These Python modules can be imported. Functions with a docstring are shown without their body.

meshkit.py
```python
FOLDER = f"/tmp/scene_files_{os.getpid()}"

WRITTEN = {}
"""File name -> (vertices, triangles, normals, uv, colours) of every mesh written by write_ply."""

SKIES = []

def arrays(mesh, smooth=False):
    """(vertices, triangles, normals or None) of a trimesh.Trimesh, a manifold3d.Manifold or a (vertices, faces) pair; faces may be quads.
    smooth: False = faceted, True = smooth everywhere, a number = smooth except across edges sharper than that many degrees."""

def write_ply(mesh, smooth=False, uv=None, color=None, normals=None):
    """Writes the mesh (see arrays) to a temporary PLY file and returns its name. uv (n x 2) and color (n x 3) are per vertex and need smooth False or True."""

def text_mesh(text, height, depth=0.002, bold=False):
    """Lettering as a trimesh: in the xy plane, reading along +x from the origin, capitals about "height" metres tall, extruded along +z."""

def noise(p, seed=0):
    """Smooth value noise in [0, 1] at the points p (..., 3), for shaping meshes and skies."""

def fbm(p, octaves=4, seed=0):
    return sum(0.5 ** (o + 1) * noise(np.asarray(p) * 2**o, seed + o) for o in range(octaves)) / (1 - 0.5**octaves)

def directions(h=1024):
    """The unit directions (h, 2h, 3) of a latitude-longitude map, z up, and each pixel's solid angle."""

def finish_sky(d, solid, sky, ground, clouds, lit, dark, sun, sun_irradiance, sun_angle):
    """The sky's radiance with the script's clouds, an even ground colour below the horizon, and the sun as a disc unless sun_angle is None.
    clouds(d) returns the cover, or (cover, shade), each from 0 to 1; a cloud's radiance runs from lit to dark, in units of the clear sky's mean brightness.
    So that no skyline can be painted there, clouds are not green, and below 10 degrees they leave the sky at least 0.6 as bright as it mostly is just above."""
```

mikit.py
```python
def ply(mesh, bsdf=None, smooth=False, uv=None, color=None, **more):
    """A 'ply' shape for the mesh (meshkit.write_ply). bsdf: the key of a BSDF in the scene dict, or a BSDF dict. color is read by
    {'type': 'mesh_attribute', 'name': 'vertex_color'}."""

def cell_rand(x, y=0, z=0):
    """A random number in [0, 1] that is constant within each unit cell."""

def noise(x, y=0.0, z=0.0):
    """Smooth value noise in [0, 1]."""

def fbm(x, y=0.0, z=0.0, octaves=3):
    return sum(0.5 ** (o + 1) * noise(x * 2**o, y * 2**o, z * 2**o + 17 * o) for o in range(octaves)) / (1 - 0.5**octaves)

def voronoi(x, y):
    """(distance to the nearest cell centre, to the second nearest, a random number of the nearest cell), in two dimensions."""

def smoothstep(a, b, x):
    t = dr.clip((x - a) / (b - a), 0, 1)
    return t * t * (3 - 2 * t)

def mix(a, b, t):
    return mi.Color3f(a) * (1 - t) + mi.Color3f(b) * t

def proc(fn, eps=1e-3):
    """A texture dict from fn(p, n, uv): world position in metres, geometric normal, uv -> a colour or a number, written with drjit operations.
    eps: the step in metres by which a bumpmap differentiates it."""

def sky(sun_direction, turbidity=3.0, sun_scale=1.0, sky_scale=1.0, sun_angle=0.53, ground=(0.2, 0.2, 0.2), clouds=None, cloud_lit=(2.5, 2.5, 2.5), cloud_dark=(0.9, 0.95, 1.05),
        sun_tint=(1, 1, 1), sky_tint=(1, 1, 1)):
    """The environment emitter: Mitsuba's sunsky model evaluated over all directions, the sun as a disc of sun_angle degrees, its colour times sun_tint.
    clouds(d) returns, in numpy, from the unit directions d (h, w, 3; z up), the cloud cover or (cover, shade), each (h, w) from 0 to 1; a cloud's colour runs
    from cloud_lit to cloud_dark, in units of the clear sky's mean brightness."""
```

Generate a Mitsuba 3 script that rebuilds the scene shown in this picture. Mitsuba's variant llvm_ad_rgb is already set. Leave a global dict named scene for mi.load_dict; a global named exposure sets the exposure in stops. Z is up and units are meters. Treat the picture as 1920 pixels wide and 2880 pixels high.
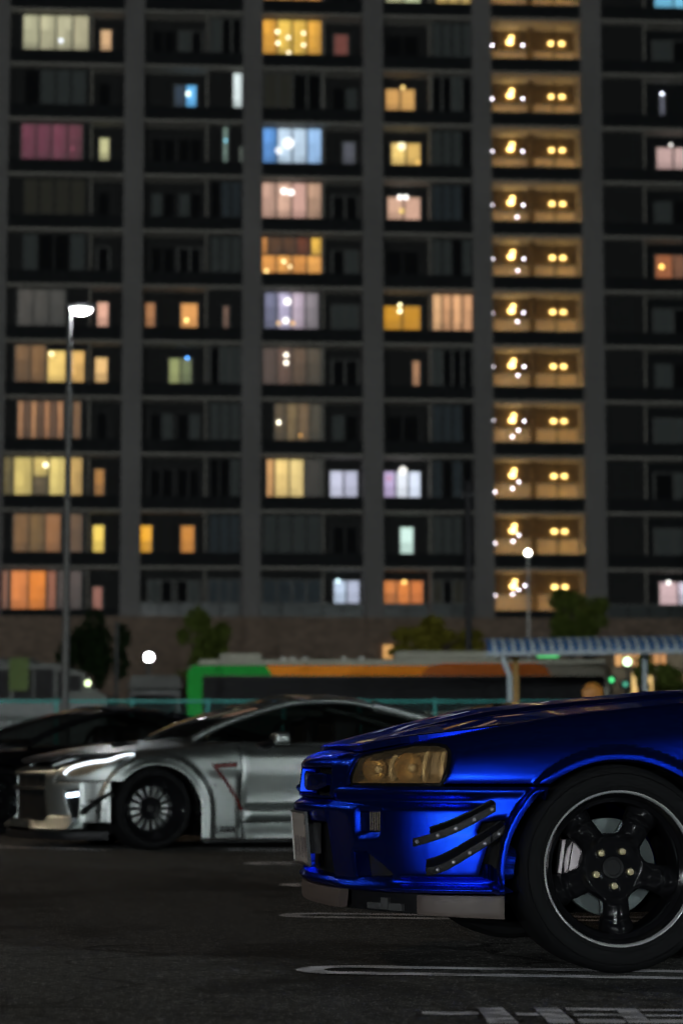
import math, random
import numpy as np, trimesh, shapely, shapely.geometry as sg
import mitsuba as mi, drjit as dr
import mikit, meshkit
from mikit import noise, fbm, smoothstep, mix, voronoi, cell_rand
from scipy.interpolate import CubicSpline, PchipInterpolator

T = mi.ScalarTransform4f
scene, labels = {}, {}
rng = np.random.default_rng(7)

# ---------------------------------------------------------------- camera, sky, exposure
FOC, EYE, PITCH = 6660.0, 0.645, math.atan(702 / 6660.0)      # 85 mm lens on an upright frame, held low, tipped up 6 degrees
CP, SP = math.cos(PITCH), math.sin(PITCH)
scene['camera'] = {'type': 'thinlens', 'fov': math.degrees(2 * math.atan(960 / FOC)), 'fov_axis': 'x', 'near_clip': 0.05, 'far_clip': 2000.0,
                   'aperture_radius': 0.0110, 'focus_distance': 8.0,
                   'to_world': T().look_at(origin=[0, 0, EYE], target=[0, CP, EYE + SP], up=[0, 0, 1])}
exposure = 0.0
# night: an overcast city sky with a faint even glow, no sun
scene['sky'] = mikit.sky((0.3, -0.8, 0.35), turbidity=3, sun_scale=0.0, sky_scale=0.05, sky_tint=(1.0, 1.0, 0.98), clouds=lambda d: 1.0,
                         cloud_lit=(1.02, 1.0, 1.0), cloud_dark=(1, 1, 1), ground=(0.05, 0.05, 0.05))


def at(px, py, y):
    """The point at distance y in front of the camera that the photograph shows at pixel (px, py) of its 1568 x 2352 view."""
    px, py = px * 1920 / 1568, py * 1920 / 1568
    dx, dy = (px - 960) / FOC, (1440 - py) / FOC
    k = y / (CP - SP * dy)
    return np.array([dx * k, y, EYE + (SP + CP * dy) * k])


def lin(r, g, b, k=1.0):
    c = np.array([r, g, b]) / 255.0
    return (np.where(c < 0.04045, c / 12.92, ((c + 0.055) / 1.055) ** 2.4) * k).tolist()


# ---------------------------------------------------------------- mesh helpers
COUNT = {}


def numbered(name):
    n = COUNT.get(name, 0)
    COUNT[name] = n + 1
    return name if n == 0 else f'{name}_{n:03d}'


def put(key, mesh, bsdf, smooth=False, emit=None, weight=None, **kw):
    """One entry of the scene; a key that is taken gets the next number. Returns the key."""
    key = numbered(key)
    if isinstance(mesh, (list,)):
        mesh = trimesh.util.concatenate(mesh)
    d = mikit.ply(mesh, bsdf, smooth=smooth, **kw)
    if emit is not None:
        e = {'type': 'area', 'radiance': {'type': 'rgb', 'value': [float(v) for v in emit]}}
        if weight is not None:
            e['sampling_weight'] = float(weight)
        d['emitter'] = e
    scene[key] = d
    return key


def tag(key, label, category=None, group=None, kind=None):
    d = {'label': label}
    if category: d['category'] = category
    if group: d['group'] = group
    if kind: d['kind'] = kind
    labels[key] = d
    return key


def box(x0, x1, y0, y1, z0, z1):
    m = trimesh.creation.box((abs(x1 - x0), abs(y1 - y0), abs(z1 - z0)))
    m.apply_translation(((x0 + x1) / 2, (y0 + y1) / 2, (z0 + z1) / 2))
    return m


def bevel_box(x0, x1, y0, y1, z0, z1, r=0.02):
    """A box with rounded edges (hull of eight small octagonal spheres)."""
    r = min(r, abs(x1 - x0) / 2.01, abs(y1 - y0) / 2.01, abs(z1 - z0) / 2.01)
    s = trimesh.creation.icosphere(subdivisions=1, radius=r).vertices
    p = np.vstack([s + [x, y, z] for x in (min(x0, x1) + r, max(x0, x1) - r) for y in (min(y0, y1) + r, max(y0, y1) - r) for z in (min(z0, z1) + r, max(z0, z1) - r)])
    return trimesh.convex.convex_hull(p)


def tube(points, radii, sides=12, caps=True):
    p = np.asarray(points, float)
    t = np.gradient(p, axis=0)
    t /= np.linalg.norm(t, axis=1, keepdims=True) + 1e-12
    ref = np.array([0, 0, 1.0]) if abs(t[:, 2]).mean() < 0.8 else np.array([1.0, 0, 0])
    a = np.cross(t, ref)
    a /= np.linalg.norm(a, axis=1, keepdims=True) + 1e-12
    b = np.cross(t, a)
    ang = np.arange(sides) * 2 * np.pi / sides
    r = np.broadcast_to(radii, (len(p),))
    v = (p[:, None] + r[:, None, None] * (np.cos(ang)[None, :, None] * a[:, None] + np.sin(ang)[None, :, None] * b[:, None])).reshape(-1, 3)
    f = []
    for i in range(len(p) - 1):
        for j in range(sides):
            k = (j + 1) % sides
            f += [[i * sides + j, i * sides + k, (i + 1) * sides + k], [i * sides + j, (i + 1) * sides + k, (i + 1) * sides + j]]
    v = v.tolist()
    if caps:
        for i, c in ((0, p[0]), (len(p) - 1, p[-1])):
            v.append(c.tolist())
            for j in range(sides):
                f.append([i * sides + j, i * sides + (j + 1) % sides, len(v) - 1])
    return trimesh.Trimesh(np.array(v), np.array(f), process=False)


def lathe(profile, sides=64, closed=False):
    """Profile of (radius, axial) pairs turned about the y axis."""
    p = np.asarray(profile, float)
    a = np.arange(sides) * 2 * np.pi / sides
    v = np.stack([p[:, None, 0] * np.cos(a), np.broadcast_to(p[:, None, 1], (len(p), sides)), p[:, None, 0] * np.sin(a)], -1).reshape(-1, 3)
    n = len(p)
    i, j = np.meshgrid(np.arange(n if closed else n - 1), np.arange(sides), indexing='ij')
    q = np.stack([i * sides + j, i * sides + (j + 1) % sides, ((i + 1) % n) * sides + (j + 1) % sides, ((i + 1) % n) * sides + j], -1).reshape(-1, 4)
    return trimesh.Trimesh(v, np.vstack([q[:, [0, 1, 2]], q[:, [0, 2, 3]]]), process=False)


def grid(fn, us, vs):
    """A sheet fn(u, v) -> points over the grid us x vs."""
    u, v = np.meshgrid(us, vs, indexing='ij')
    p = fn(u.ravel(), v.ravel())
    n, m = len(us), len(vs)
    i, j = np.meshgrid(np.arange(n - 1), np.arange(m - 1), indexing='ij')
    q = np.stack([i * m + j, (i + 1) * m + j, (i + 1) * m + j + 1, i * m + j + 1], -1).reshape(-1, 4)
    return trimesh.Trimesh(p, np.vstack([q[:, [0, 1, 2]], q[:, [0, 2, 3]]]), process=False)


def slab(mesh, thick):
    """A sheet given thickness against its normals, with its rim closed."""
    n = np.array(mesh.vertex_normals)
    v, f = np.array(mesh.vertices), np.array(mesh.faces)
    e = np.sort(f[:, [0, 1, 1, 2, 2, 0]].reshape(-1, 2), 1)
    raw = f[:, [0, 1, 1, 2, 2, 0]].reshape(-1, 2)
    _, idx, cnt = np.unique(e, axis=0, return_index=True, return_counts=True)
    b = raw[idx[cnt == 1]]
    back = trimesh.Trimesh(v - n * thick, f[:, ::-1], process=False)
    rv = np.vstack([v[b[:, 0]], v[b[:, 1]], (v - n * thick)[b[:, 1]], (v - n * thick)[b[:, 0]]])
    k = len(b)
    i = np.arange(k)
    rim = trimesh.Trimesh(rv, np.vstack([np.stack([i, i + 2 * k, i + k], 1), np.stack([i, i + 3 * k, i + 2 * k], 1)]), process=False)
    return trimesh.util.concatenate([mesh, back, rim])


def panel(poly, fn, cell=0.012, flange=0.02, edge=0.004):
    """A panel cut to the outline poly in the (s, z) plane and laid on fn(s, z) -> (points, outward normals); its rim rolls in and is flanged."""
    x0, z0, x1, z1 = poly.bounds
    nx, nz = max(2, math.ceil((x1 - x0) / cell)), max(2, math.ceil((z1 - z0) / cell))
    xs, zs = np.linspace(x0, x1, nx + 1), np.linspace(z0, z1, nz + 1)
    ci, cj = np.meshgrid(np.arange(nx), np.arange(nz), indexing='ij')
    ci, cj = ci.ravel(), cj.ravel()
    cells = shapely.box(xs[ci], zs[cj], xs[ci + 1], zs[cj + 1])
    shapely.prepare(poly)
    inside = shapely.contains(poly, cells)
    part = ~inside & shapely.intersects(poly, cells)
    tri = []
    a = np.stack([xs[ci[inside]], zs[cj[inside]]], 1); b = np.stack([xs[ci[inside] + 1], zs[cj[inside]]], 1)
    c = np.stack([xs[ci[inside] + 1], zs[cj[inside] + 1]], 1); d = np.stack([xs[ci[inside]], zs[cj[inside] + 1]], 1)
    tri.append(np.stack([a, b, c], 1)); tri.append(np.stack([a, c, d], 1))
    for g in shapely.intersection(poly, cells[part]):
        for h in getattr(g, 'geoms', [g]):
            if h.geom_type == 'Polygon' and h.area > 1e-9:
                vv, ff = trimesh.creation.triangulate_polygon(h, engine='earcut')
                vv, ff = np.asarray(vv), np.asarray(ff)
                t = vv[ff]
                ar = (t[:, 1, 0] - t[:, 0, 0]) * (t[:, 2, 1] - t[:, 0, 1]) - (t[:, 1, 1] - t[:, 0, 1]) * (t[:, 2, 0] - t[:, 0, 0])
                t[ar < 0] = t[ar < 0][:, ::-1]
                tri.append(t[abs(ar) > 1e-11])
    p = np.vstack(tri).reshape(-1, 2)
    q, inv = np.unique(np.round(p, 6), axis=0, return_inverse=True)
    f = inv.reshape(-1, 3)
    f = f[(f[:, 0] != f[:, 1]) & (f[:, 1] != f[:, 2]) & (f[:, 0] != f[:, 2])]
    pos, nor = fn(q[:, 0], q[:, 1])
    if edge:
        dist = shapely.distance(poly.boundary, shapely.points(q))
        pos = pos - nor * (edge * np.clip(1 - dist / (edge * 3), 0, 1) ** 2)[:, None]
    m = trimesh.Trimesh(pos, f, process=False)
    if not flange:
        return m
    raw = f[:, [0, 1, 1, 2, 2, 0]].reshape(-1, 2)
    _, idx, cnt = np.unique(np.sort(raw, 1), axis=0, return_index=True, return_counts=True)
    e = raw[idx[cnt == 1]]
    k = len(e)
    i = np.arange(k)
    back = pos - nor * flange
    rim = trimesh.Trimesh(np.vstack([pos[e[:, 0]], pos[e[:, 1]], back[e[:, 1]], back[e[:, 0]]]),
                          np.vstack([np.stack([i, i + 2 * k, i + k], 1), np.stack([i, i + 3 * k, i + 2 * k], 1)]), process=False)
    return trimesh.util.concatenate([m, rim])


class Frame:
    """A vehicle's own axes: x forward, y to its left, z up; o is the ground point below its front axle's middle."""
    def __init__(self, o, yaw):
        self.o = np.asarray(o, float)
        self.m = np.array([[-math.cos(yaw), -math.sin(yaw), 0], [math.sin(yaw), -math.cos(yaw), 0], [0, 0, 1.0]])

    def __call__(self, mesh):
        if isinstance(mesh, list):
            mesh = trimesh.util.concatenate(mesh)
        m = mesh.copy()
        m.vertices = np.array(m.vertices) @ self.m + self.o
        return m


def mirror(mesh):
    m = mesh.copy()
    m.vertices = np.array(m.vertices) * [1, -1, 1]
    m.faces = np.array(m.faces)[:, ::-1]
    return m


def two(d):
    return {'type': 'twosided', 'bsdf': d}


def rgb(*c):
    return {'type': 'rgb', 'value': list(c)}


def matt(name, color, rough=0.8, spec=0.3, metal=0.0, **kw):
    scene[name] = two({'type': 'principled', 'base_color': color if isinstance(color, dict) else rgb(*color), 'roughness': rough, 'metallic': metal, 'specular': spec, **kw})
    return name
scene['sky']['sampling_weight'] = 14.0

# ---------------------------------------------------------------- materials of the place
def asphalt_col(p, n, uv):
    big = fbm(p.x * 0.35, p.y * 0.35, 3.0, octaves=3)
    mid = fbm(p.x * 22.0, p.y * 22.0, 11.0, octaves=3)
    fine = fbm(p.x * 90.0, p.y * 90.0, 1.0, octaves=2)
    grit = smoothstep(0.72, 0.92, noise(p.x * 150.0, p.y * 150.0, 5.0))
    crack = smoothstep(0.012, 0.004, dr.abs(fbm(p.x * 0.9 + 3.0, p.y * 0.9, 21.0, octaves=4) - 0.5)) * smoothstep(0.45, 0.6, noise(p.x * 0.4, p.y * 0.4, 31.0))
    spot = smoothstep(0.80, 0.90, noise(p.x * 3.1, p.y * 3.1, 41.0))
    stain = smoothstep(0.55, 0.75, fbm(p.x * 1.3 + 9.0, p.y * 1.3, 7.0, octaves=4))
    v = 0.007 + 0.014 * big + 0.040 * (fine - 0.45) + 0.022 * (mid - 0.45) + 0.10 * grit * grit
    return mi.Color3f(1.0, 0.97, 0.92) * dr.maximum(v * (1.0 - 0.5 * stain) * (1.0 - 0.6 * crack) * (1.0 - 0.4 * spot), 0.004)


def asphalt_h(p, n, uv):
    return fbm(p.x * 70.0, p.y * 70.0, 1.0, octaves=3)


scene['asphalt'] = {'type': 'bumpmap', 'arbitrary': mikit.proc(asphalt_h, eps=2e-3), 'scale': 0.008,
                    'bsdf': two({'type': 'principled', 'base_color': mikit.proc(asphalt_col), 'roughness': 0.85, 'specular': 0.1})}


def line_col(p, n, uv):
    wear = smoothstep(0.30, 0.62, fbm(p.x * 14.0, p.y * 30.0, 2.0, octaves=4)) * (0.55 + 0.45 * noise(p.x * 130.0, p.y * 130.0, 8.0))
    return mix((0.03, 0.03, 0.03), (0.34, 0.33, 0.35), 0.25 + 0.75 * wear)


scene['line_paint'] = two({'type': 'principled', 'base_color': mikit.proc(line_col), 'roughness': 0.6, 'specular': 0.4})


def concrete_col(p, n, uv):
    v = 0.27 + 0.05 * (fbm(p.x * 0.6, p.y * 0.6, p.z * 0.25, octaves=4) - 0.5) * 2
    tile = 1.0 - 0.12 * smoothstep(0.93, 0.97, dr.abs(p.z / 0.74 - dr.floor(p.z / 0.74) - 0.5) * 2)
    return mi.Color3f(1.03, 0.99, 0.97) * v * tile


def brick_col(p, n, uv):
    u = p.x + 0.06 * p.y
    row = dr.floor(p.z / 0.16)
    cx = u / 0.42 + 0.5 * (row - 2 * dr.floor(row / 2))
    fx, fz = cx - dr.floor(cx), p.z / 0.16 - row
    joint = dr.maximum(smoothstep(0.93, 0.97, dr.abs(fx - 0.5) * 2), smoothstep(0.82, 0.92, dr.abs(fz - 0.5) * 2))
    tone = 0.8 + 0.4 * cell_rand(dr.floor(cx), row, 2)
    return mix(mi.Color3f(0.31, 0.225, 0.17) * tone, (0.18, 0.145, 0.12), joint)


matt('tower_concrete', mikit.proc(concrete_col), 0.85)
matt('podium_brick', mikit.proc(brick_col), 0.85)
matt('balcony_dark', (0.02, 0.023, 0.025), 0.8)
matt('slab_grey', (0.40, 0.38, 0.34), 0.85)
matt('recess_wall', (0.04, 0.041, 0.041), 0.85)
matt('gallery_lit_wall', (0.75, 0.58, 0.36), 0.85)  # lower gallery wall, lightened: its pool of light is put into the colour
matt('gallery_shaded_upper', (0.11, 0.078, 0.045), 0.8)  # upper gallery wall, darkened: the shade there is put into the colour
matt('window_frame', (0.20, 0.20, 0.19), 0.5)
matt('dark_frame', (0.03, 0.03, 0.03), 0.5)
matt('curtain_grey', (0.21, 0.225, 0.22), 0.9)
matt('curtain_blue', (0.16, 0.19, 0.215), 0.9)
matt('curtain_brown', (0.21, 0.19, 0.15), 0.9)
matt('curtain_dark', (0.015, 0.016, 0.018), 0.9)
matt('lamp_shell', (0.3, 0.3, 0.3), 0.5)
scene['pane_glass'] = {'type': 'thindielectric', 'int_ior': 1.5, 'specular_transmittance': rgb(0.9, 0.92, 0.92)}
matt('glass_guard', (0.11, 0.125, 0.125), 0.15, 0.5)

# ---------------------------------------------------------------- the apartment tower, 122 m off, its right end a little farther
TW = math.radians(3.7)
TU, TN = np.array([math.cos(TW), math.sin(TW), 0]), np.array([-math.sin(TW), math.cos(TW), 0])
TP0 = np.array([0, 122.3, 0.0])
STOREY, CEIL10 = 2.95, 10.55


def on_tower(px, py, d=0.0):
    """(u, z) on the plane d metres behind the tower's front."""
    a = at(px, py, 1.0)
    k = a - [0, 0, EYE]
    t = (TP0 @ TN + d) / (k @ TN)
    p = k * t
    return (p - TP0) @ TU, EYE + p[2]


def tower(mesh):
    if isinstance(mesh, list):
        mesh = trimesh.util.concatenate(mesh)
    m = mesh.copy()
    v = np.array(m.vertices)
    m.vertices = TP0 + v[:, :1] * TU + v[:, 1:2] * TN + v[:, 2:] * [0, 0, 1]
    return m


def ceil_z(r):
    return CEIL10 + STOREY * (10 - r)


BT = 'apartment_tower'
tag(BT, 'tall dark apartment tower of grey piers and balconies with scattered lit windows', 'building')
PODTOP = 8.05
TOP_ROW = -5
COLS = [(-60, 14), (281, 327), (556, 600.5), (833, 880), (1086.5, 1131), (1338, 1386), (1622, 1670)]
cu = [(on_tower(a, 700)[0], on_tower(b, 700)[0]) for a, b in COLS]
for k, (a, b) in enumerate(cu):
    put(BT + '__pier', tower(box(a, b, -0.12, 1.9, PODTOP, ceil_z(TOP_ROW) + 1.2)), 'tower_concrete')
put(BT + '__podium_wall', tower([box(cu[0][0] - 14, cu[-1][1] + 14, -0.3, 3, -0.2, PODTOP - 0.25), box(cu[0][0] - 14, cu[-1][1] + 14, -0.42, 3, PODTOP - 0.25, PODTOP)]), 'podium_brick')
put(BT + '__roof_slab', tower(box(cu[0][0], cu[-1][1], -0.2, 16, ceil_z(TOP_ROW) + 1.2, ceil_z(TOP_ROW) + 1.7)), 'tower_concrete')
put(BT + '__rear_wall', tower([box(cu[0][0], cu[-1][1], 2.2, 16, PODTOP, ceil_z(TOP_ROW) + 1.2)]), 'recess_wall')

LIT = []           # (bay, row, plane, x0, x1, [pane colours], top, bottom, [spots])


def W(bay, row, plane, x0, x1, cols, top=None, bot=None, spots=()):
    LIT.append((bay, row, plane, x0, x1, cols, top, bot, spots))


w = (255, 250, 245)
W(1, 0, 'F', 52, 205, [(178, 174, 140), (190, 184, 148), (186, 180, 146), (180, 172, 138)], spots=[(140, 92, 7, (225, 235, 255), 2)])
W(1, 0, 'D', 230, 257, [(208, 165, 120)])
W(1, 2, 'F', 48, 190, [(104, 42, 62), (95, 38, 57), (108, 46, 65), (88, 36, 50)], spots=[(166, 340, 4, (190, 90, 120), 1)])
W(1, 2, 'D', 227, 252, [(190, 185, 135)])
W(1, 5, 'F', 40, 150, [(66, 60, 55), (62, 57, 52), (58, 54, 50)])
W(1, 5, 'D', 222, 250, [(228, 170, 145)])
W(1, 6, 'F', 34, 106, [(112, 80, 48), (122, 86, 48)])
W(1, 6, 'F', 108, 195, [(252, 210, 115), (238, 184, 100)], top=0.42, spots=[(118, 812, 6, (255, 235, 180), 4)])
W(1, 6, 'D', 217, 248, [(242, 192, 122)])
W(1, 7, 'F', 40, 146, [(172, 120, 78), (100, 70, 48), (176, 124, 80), (98, 68, 46), (170, 116, 74), (104, 72, 50), (176, 122, 78)])
W(1, 7, 'F', 150, 186, [(96, 72, 50), (130, 92, 58)])
W(1, 8, 'F', 2, 30, [(98, 84, 46)])
W(1, 8, 'F', 31, 75, [(218, 192, 108)])
W(1, 8, 'F', 76, 111, [(226, 196, 110)], bot=1.15)
W(1, 8, 'F', 76, 111, [(92, 76, 50)], top=1.15)
W(1, 8, 'F', 112, 190, [(232, 206, 118), (204, 164, 92)], spots=[(105, 1068, 8, (255, 240, 190), 4)])
W(1, 8, 'D', 216, 240, [(168, 114, 50)])
W(1, 9, 'F', 30, 140, [(120, 84, 46), (112, 82, 42), (148, 98, 56)])
W(1, 9, 'F', 148, 190, [(104, 76, 52)])
W(1, 9, 'D', 212, 240, [(246, 208, 90)])
W(1, 10, 'F', -4, 20, [(140, 92, 70)])
W(1, 10, 'F', 24, 106, [(222, 128, 60), (236, 132, 38)])
W(1, 10, 'F', 108, 130, [(152, 92, 66)])
W(1, 10, 'F', 134, 188, [(78, 64, 60)])
W(1, 10, 'D', 212, 236, [(150, 95, 80)], top=0.9)
W(2, 1, 'D', 400, 452, [(30, 45, 62), (100, 185, 245)], spots=[(432, 214, 8, (225, 240, 225), 3)])
W(2, 1, 'F', 534, 557, [(228, 240, 240)])
W(2, 2, 'F', 511, 524, [(112, 135, 125)], spots=[(518, 322, 4, (120, 210, 240), 3)])
W(2, 2, 'F', 550, 557, [(112, 122, 112)], top=1.2)
W(2, 5, 'D', 333, 357, [(160, 106, 62)])
W(2, 5, 'D', 414, 455, [(222, 152, 80)], spots=[(428, 735, 6, (255, 220, 130), 4)])
W(2, 5, 'F', 512, 526, [(112, 80, 64)], top=0.9)
W(2, 6, 'D', 387, 441, [(150, 155, 98), (110, 118, 80)], spots=[(430, 822, 4, (80, 160, 255), 8)])
W(2, 9, 'D', 320, 350, [(240, 170, 40)])
W(2, 9, 'D', 414, 447, [(206, 132, 45)])
W(3, 0, 'F', 602, 739, [(226, 160, 50), (240, 195, 80), (242, 192, 75), (228, 165, 55)],
  spots=[(637, 72, 6, (255, 240, 200), 4), (638, 98, 6, (255, 240, 200), 4), (662, 85, 6, (255, 240, 200), 3), (663, 120, 6, (255, 240, 200), 3), (697, 75, 5, (255, 240, 200), 4), (697, 102, 5, (255, 240, 200), 4)])
W(3, 0, 'D', 766, 800, [(110, 52, 42)])
W(3, 2, 'F', 602, 739, [(92, 150, 220), (205, 228, 250), (205, 228, 250), (160, 200, 246)], spots=[(662, 328, 20, (250, 252, 255), 1.6), (640, 345, 12, (250, 252, 255), 1.3)])
W(3, 2, 'D', 786, 816, [(72, 72, 82)])
W(3, 3, 'F', 600, 739, [(196, 154, 134), (220, 174, 150), (220, 170, 154), (184, 144, 118)], spots=[(652, 438, 10, w, 3), (668, 441, 10, w, 3)])
W(3, 4, 'F', 600, 739, [(226, 150, 68), (232, 158, 72), (222, 146, 66), (236, 164, 76)], top=1.05, spots=[(652, 600, 5, (255, 230, 170), 4), (666, 612, 5, (255, 230, 170), 3), (612, 622, 6, (255, 220, 140), 3)])
W(3, 4, 'F', 600, 616, [(196, 128, 60)], bot=1.05)
W(3, 4, 'F', 617, 712, [(84, 50, 20), (80, 46, 18), (98, 44, 16)], bot=1.05)
W(3, 4, 'F', 713, 739, [(246, 190, 70)], bot=1.05)
W(3, 5, 'F', 606, 732, [(112, 112, 138), (188, 178, 208), (192, 172, 188), (134, 124, 130)], spots=[(660, 692, 11, w, 3), (656, 736, 9, w, 3), (640, 742, 7, (250, 200, 120), 1.5), (672, 742, 7, (250, 190, 100), 1.5)])
W(3, 6, 'F', 602, 738, [(82, 64, 56), (98, 72, 60), (92, 70, 52), (72, 60, 46)], spots=[(657, 815, 7, (250, 240, 220), 4), (657, 833, 7, (250, 240, 220), 4)])
W(3, 7, 'F', 630, 738, [(84, 68, 46), (116, 94, 60), (108, 84, 56), (66, 58, 44)], spots=[(640, 970, 5, (250, 240, 210), 8), (690, 1000, 4, (250, 180, 80), 2)])
W(3, 8, 'F', 611, 629, [(226, 166, 100)])
W(3, 8, 'F', 630, 698, [(250, 212, 130), (248, 216, 138)])
W(3, 8, 'F', 699, 738, [(48, 42, 36)])
W(3, 8, 'D', 756, 822, [(206, 206, 228), (186, 186, 208)])
W(3, 10, 'D', 765, 826, [(190, 205, 228), (184, 190, 214)], top=0.5, bot=1.75, spots=[(776, 1334, 6, (210, 245, 255), 3)])
W(4, 1, 'D', 884, 953, [(214, 158, 84), (224, 168, 90)], spots=[(925, 200, 7, (255, 215, 130), 2)])
W(4, 2, 'D', 897, 966, [(246, 206, 116), (236, 190, 100)], spots=[(922, 335, 14, (255, 240, 190), 2), (960, 372, 5, (230, 180, 90), 3)])
W(4, 3, 'D', 888, 966, [(222, 174, 146), (226, 176, 150)], spots=[(918, 452, 8, w, 3), (932, 452, 8, w, 3), (922, 484, 8, (240, 205, 100), 1.6)])
W(4, 5, 'D', 880, 966, [(216, 150, 18), (212, 146, 20)], spots=[(918, 700, 5, (250, 235, 180), 6), (918, 714, 6, (250, 235, 180), 6)])
W(4, 5, 'F', 992, 1085, [(236, 180, 126), (206, 150, 104), (236, 174, 122), (222, 162, 114)])
W(4, 6, 'D', 946, 964, [(166, 118, 82)])
W(4, 8, 'D', 880, 966, [(190, 170, 210), (236, 240, 250), (228, 236, 255)], spots=[(893, 1098, 6, (215, 90, 90), 1), (925, 1080, 14, w, 1.5)])
W(4, 9, 'D', 917, 950, [(218, 248, 236)])
W(4, 10, 'D', 880, 972, [(206, 120, 55), (226, 128, 52), (204, 112, 46)], top=0.5, bot=1.75, spots=[(928, 1337, 7, (250, 200, 110), 3)])
W(6, 1, 'D', 1513, 1526, [(95, 95, 110)], spots=[(1520, 214, 5, (235, 240, 255), 6)])
W(6, 2, 'D', 1505, 1585, [(204, 168, 162), (200, 166, 160)], spots=[(1540, 332, 6, w, 2)])
W(6, 4, 'D', 1503, 1585, [(160, 90, 48), (110, 68, 42)], spots=[(1519, 612, 7, (255, 200, 100), 5)])
W(6, 10, 'D', 1512, 1600, [(216, 182, 184), (226, 210, 226)], top=0.5, bot=1.7, spots=[(1535, 1338, 7, w, 3)])
W(3, -1, 'F', 602, 739, [(220, 150, 70)] * 4)
W(4, -1, 'D', 885, 966, [(200, 200, 150), (210, 220, 170)])
W(4, -1, 'F', 1000, 1085, [(214, 180, 100)] * 3)
W(6, -1, 'D', 1500, 1590, [(110, 190, 225), (120, 200, 235)], bot=2.4)
for r in range(TOP_ROW, -1):          # the storeys above the picture's edge go on in the same way
    for b, (x0, x1, p) in ((1, (52, 205, 'F')), (2, (400, 452, 'D')), (3, (602, 739, 'F')), (4, (885, 966, 'D')), (6, (1505, 1585, 'D'))):
        if rng.random() < 0.45:
            c = [(236, 180, 90), (220, 170, 140), (200, 215, 245), (230, 140, 60)][rng.integers(4)]
            W(b, r, p, x0, x1, [c] * (4 if p == 'F' else 2))

PLANE = {'F': (0.55, 0.14, 2.36), 'D': (1.35, 0.62, 2.2)}
busy = {}


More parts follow.
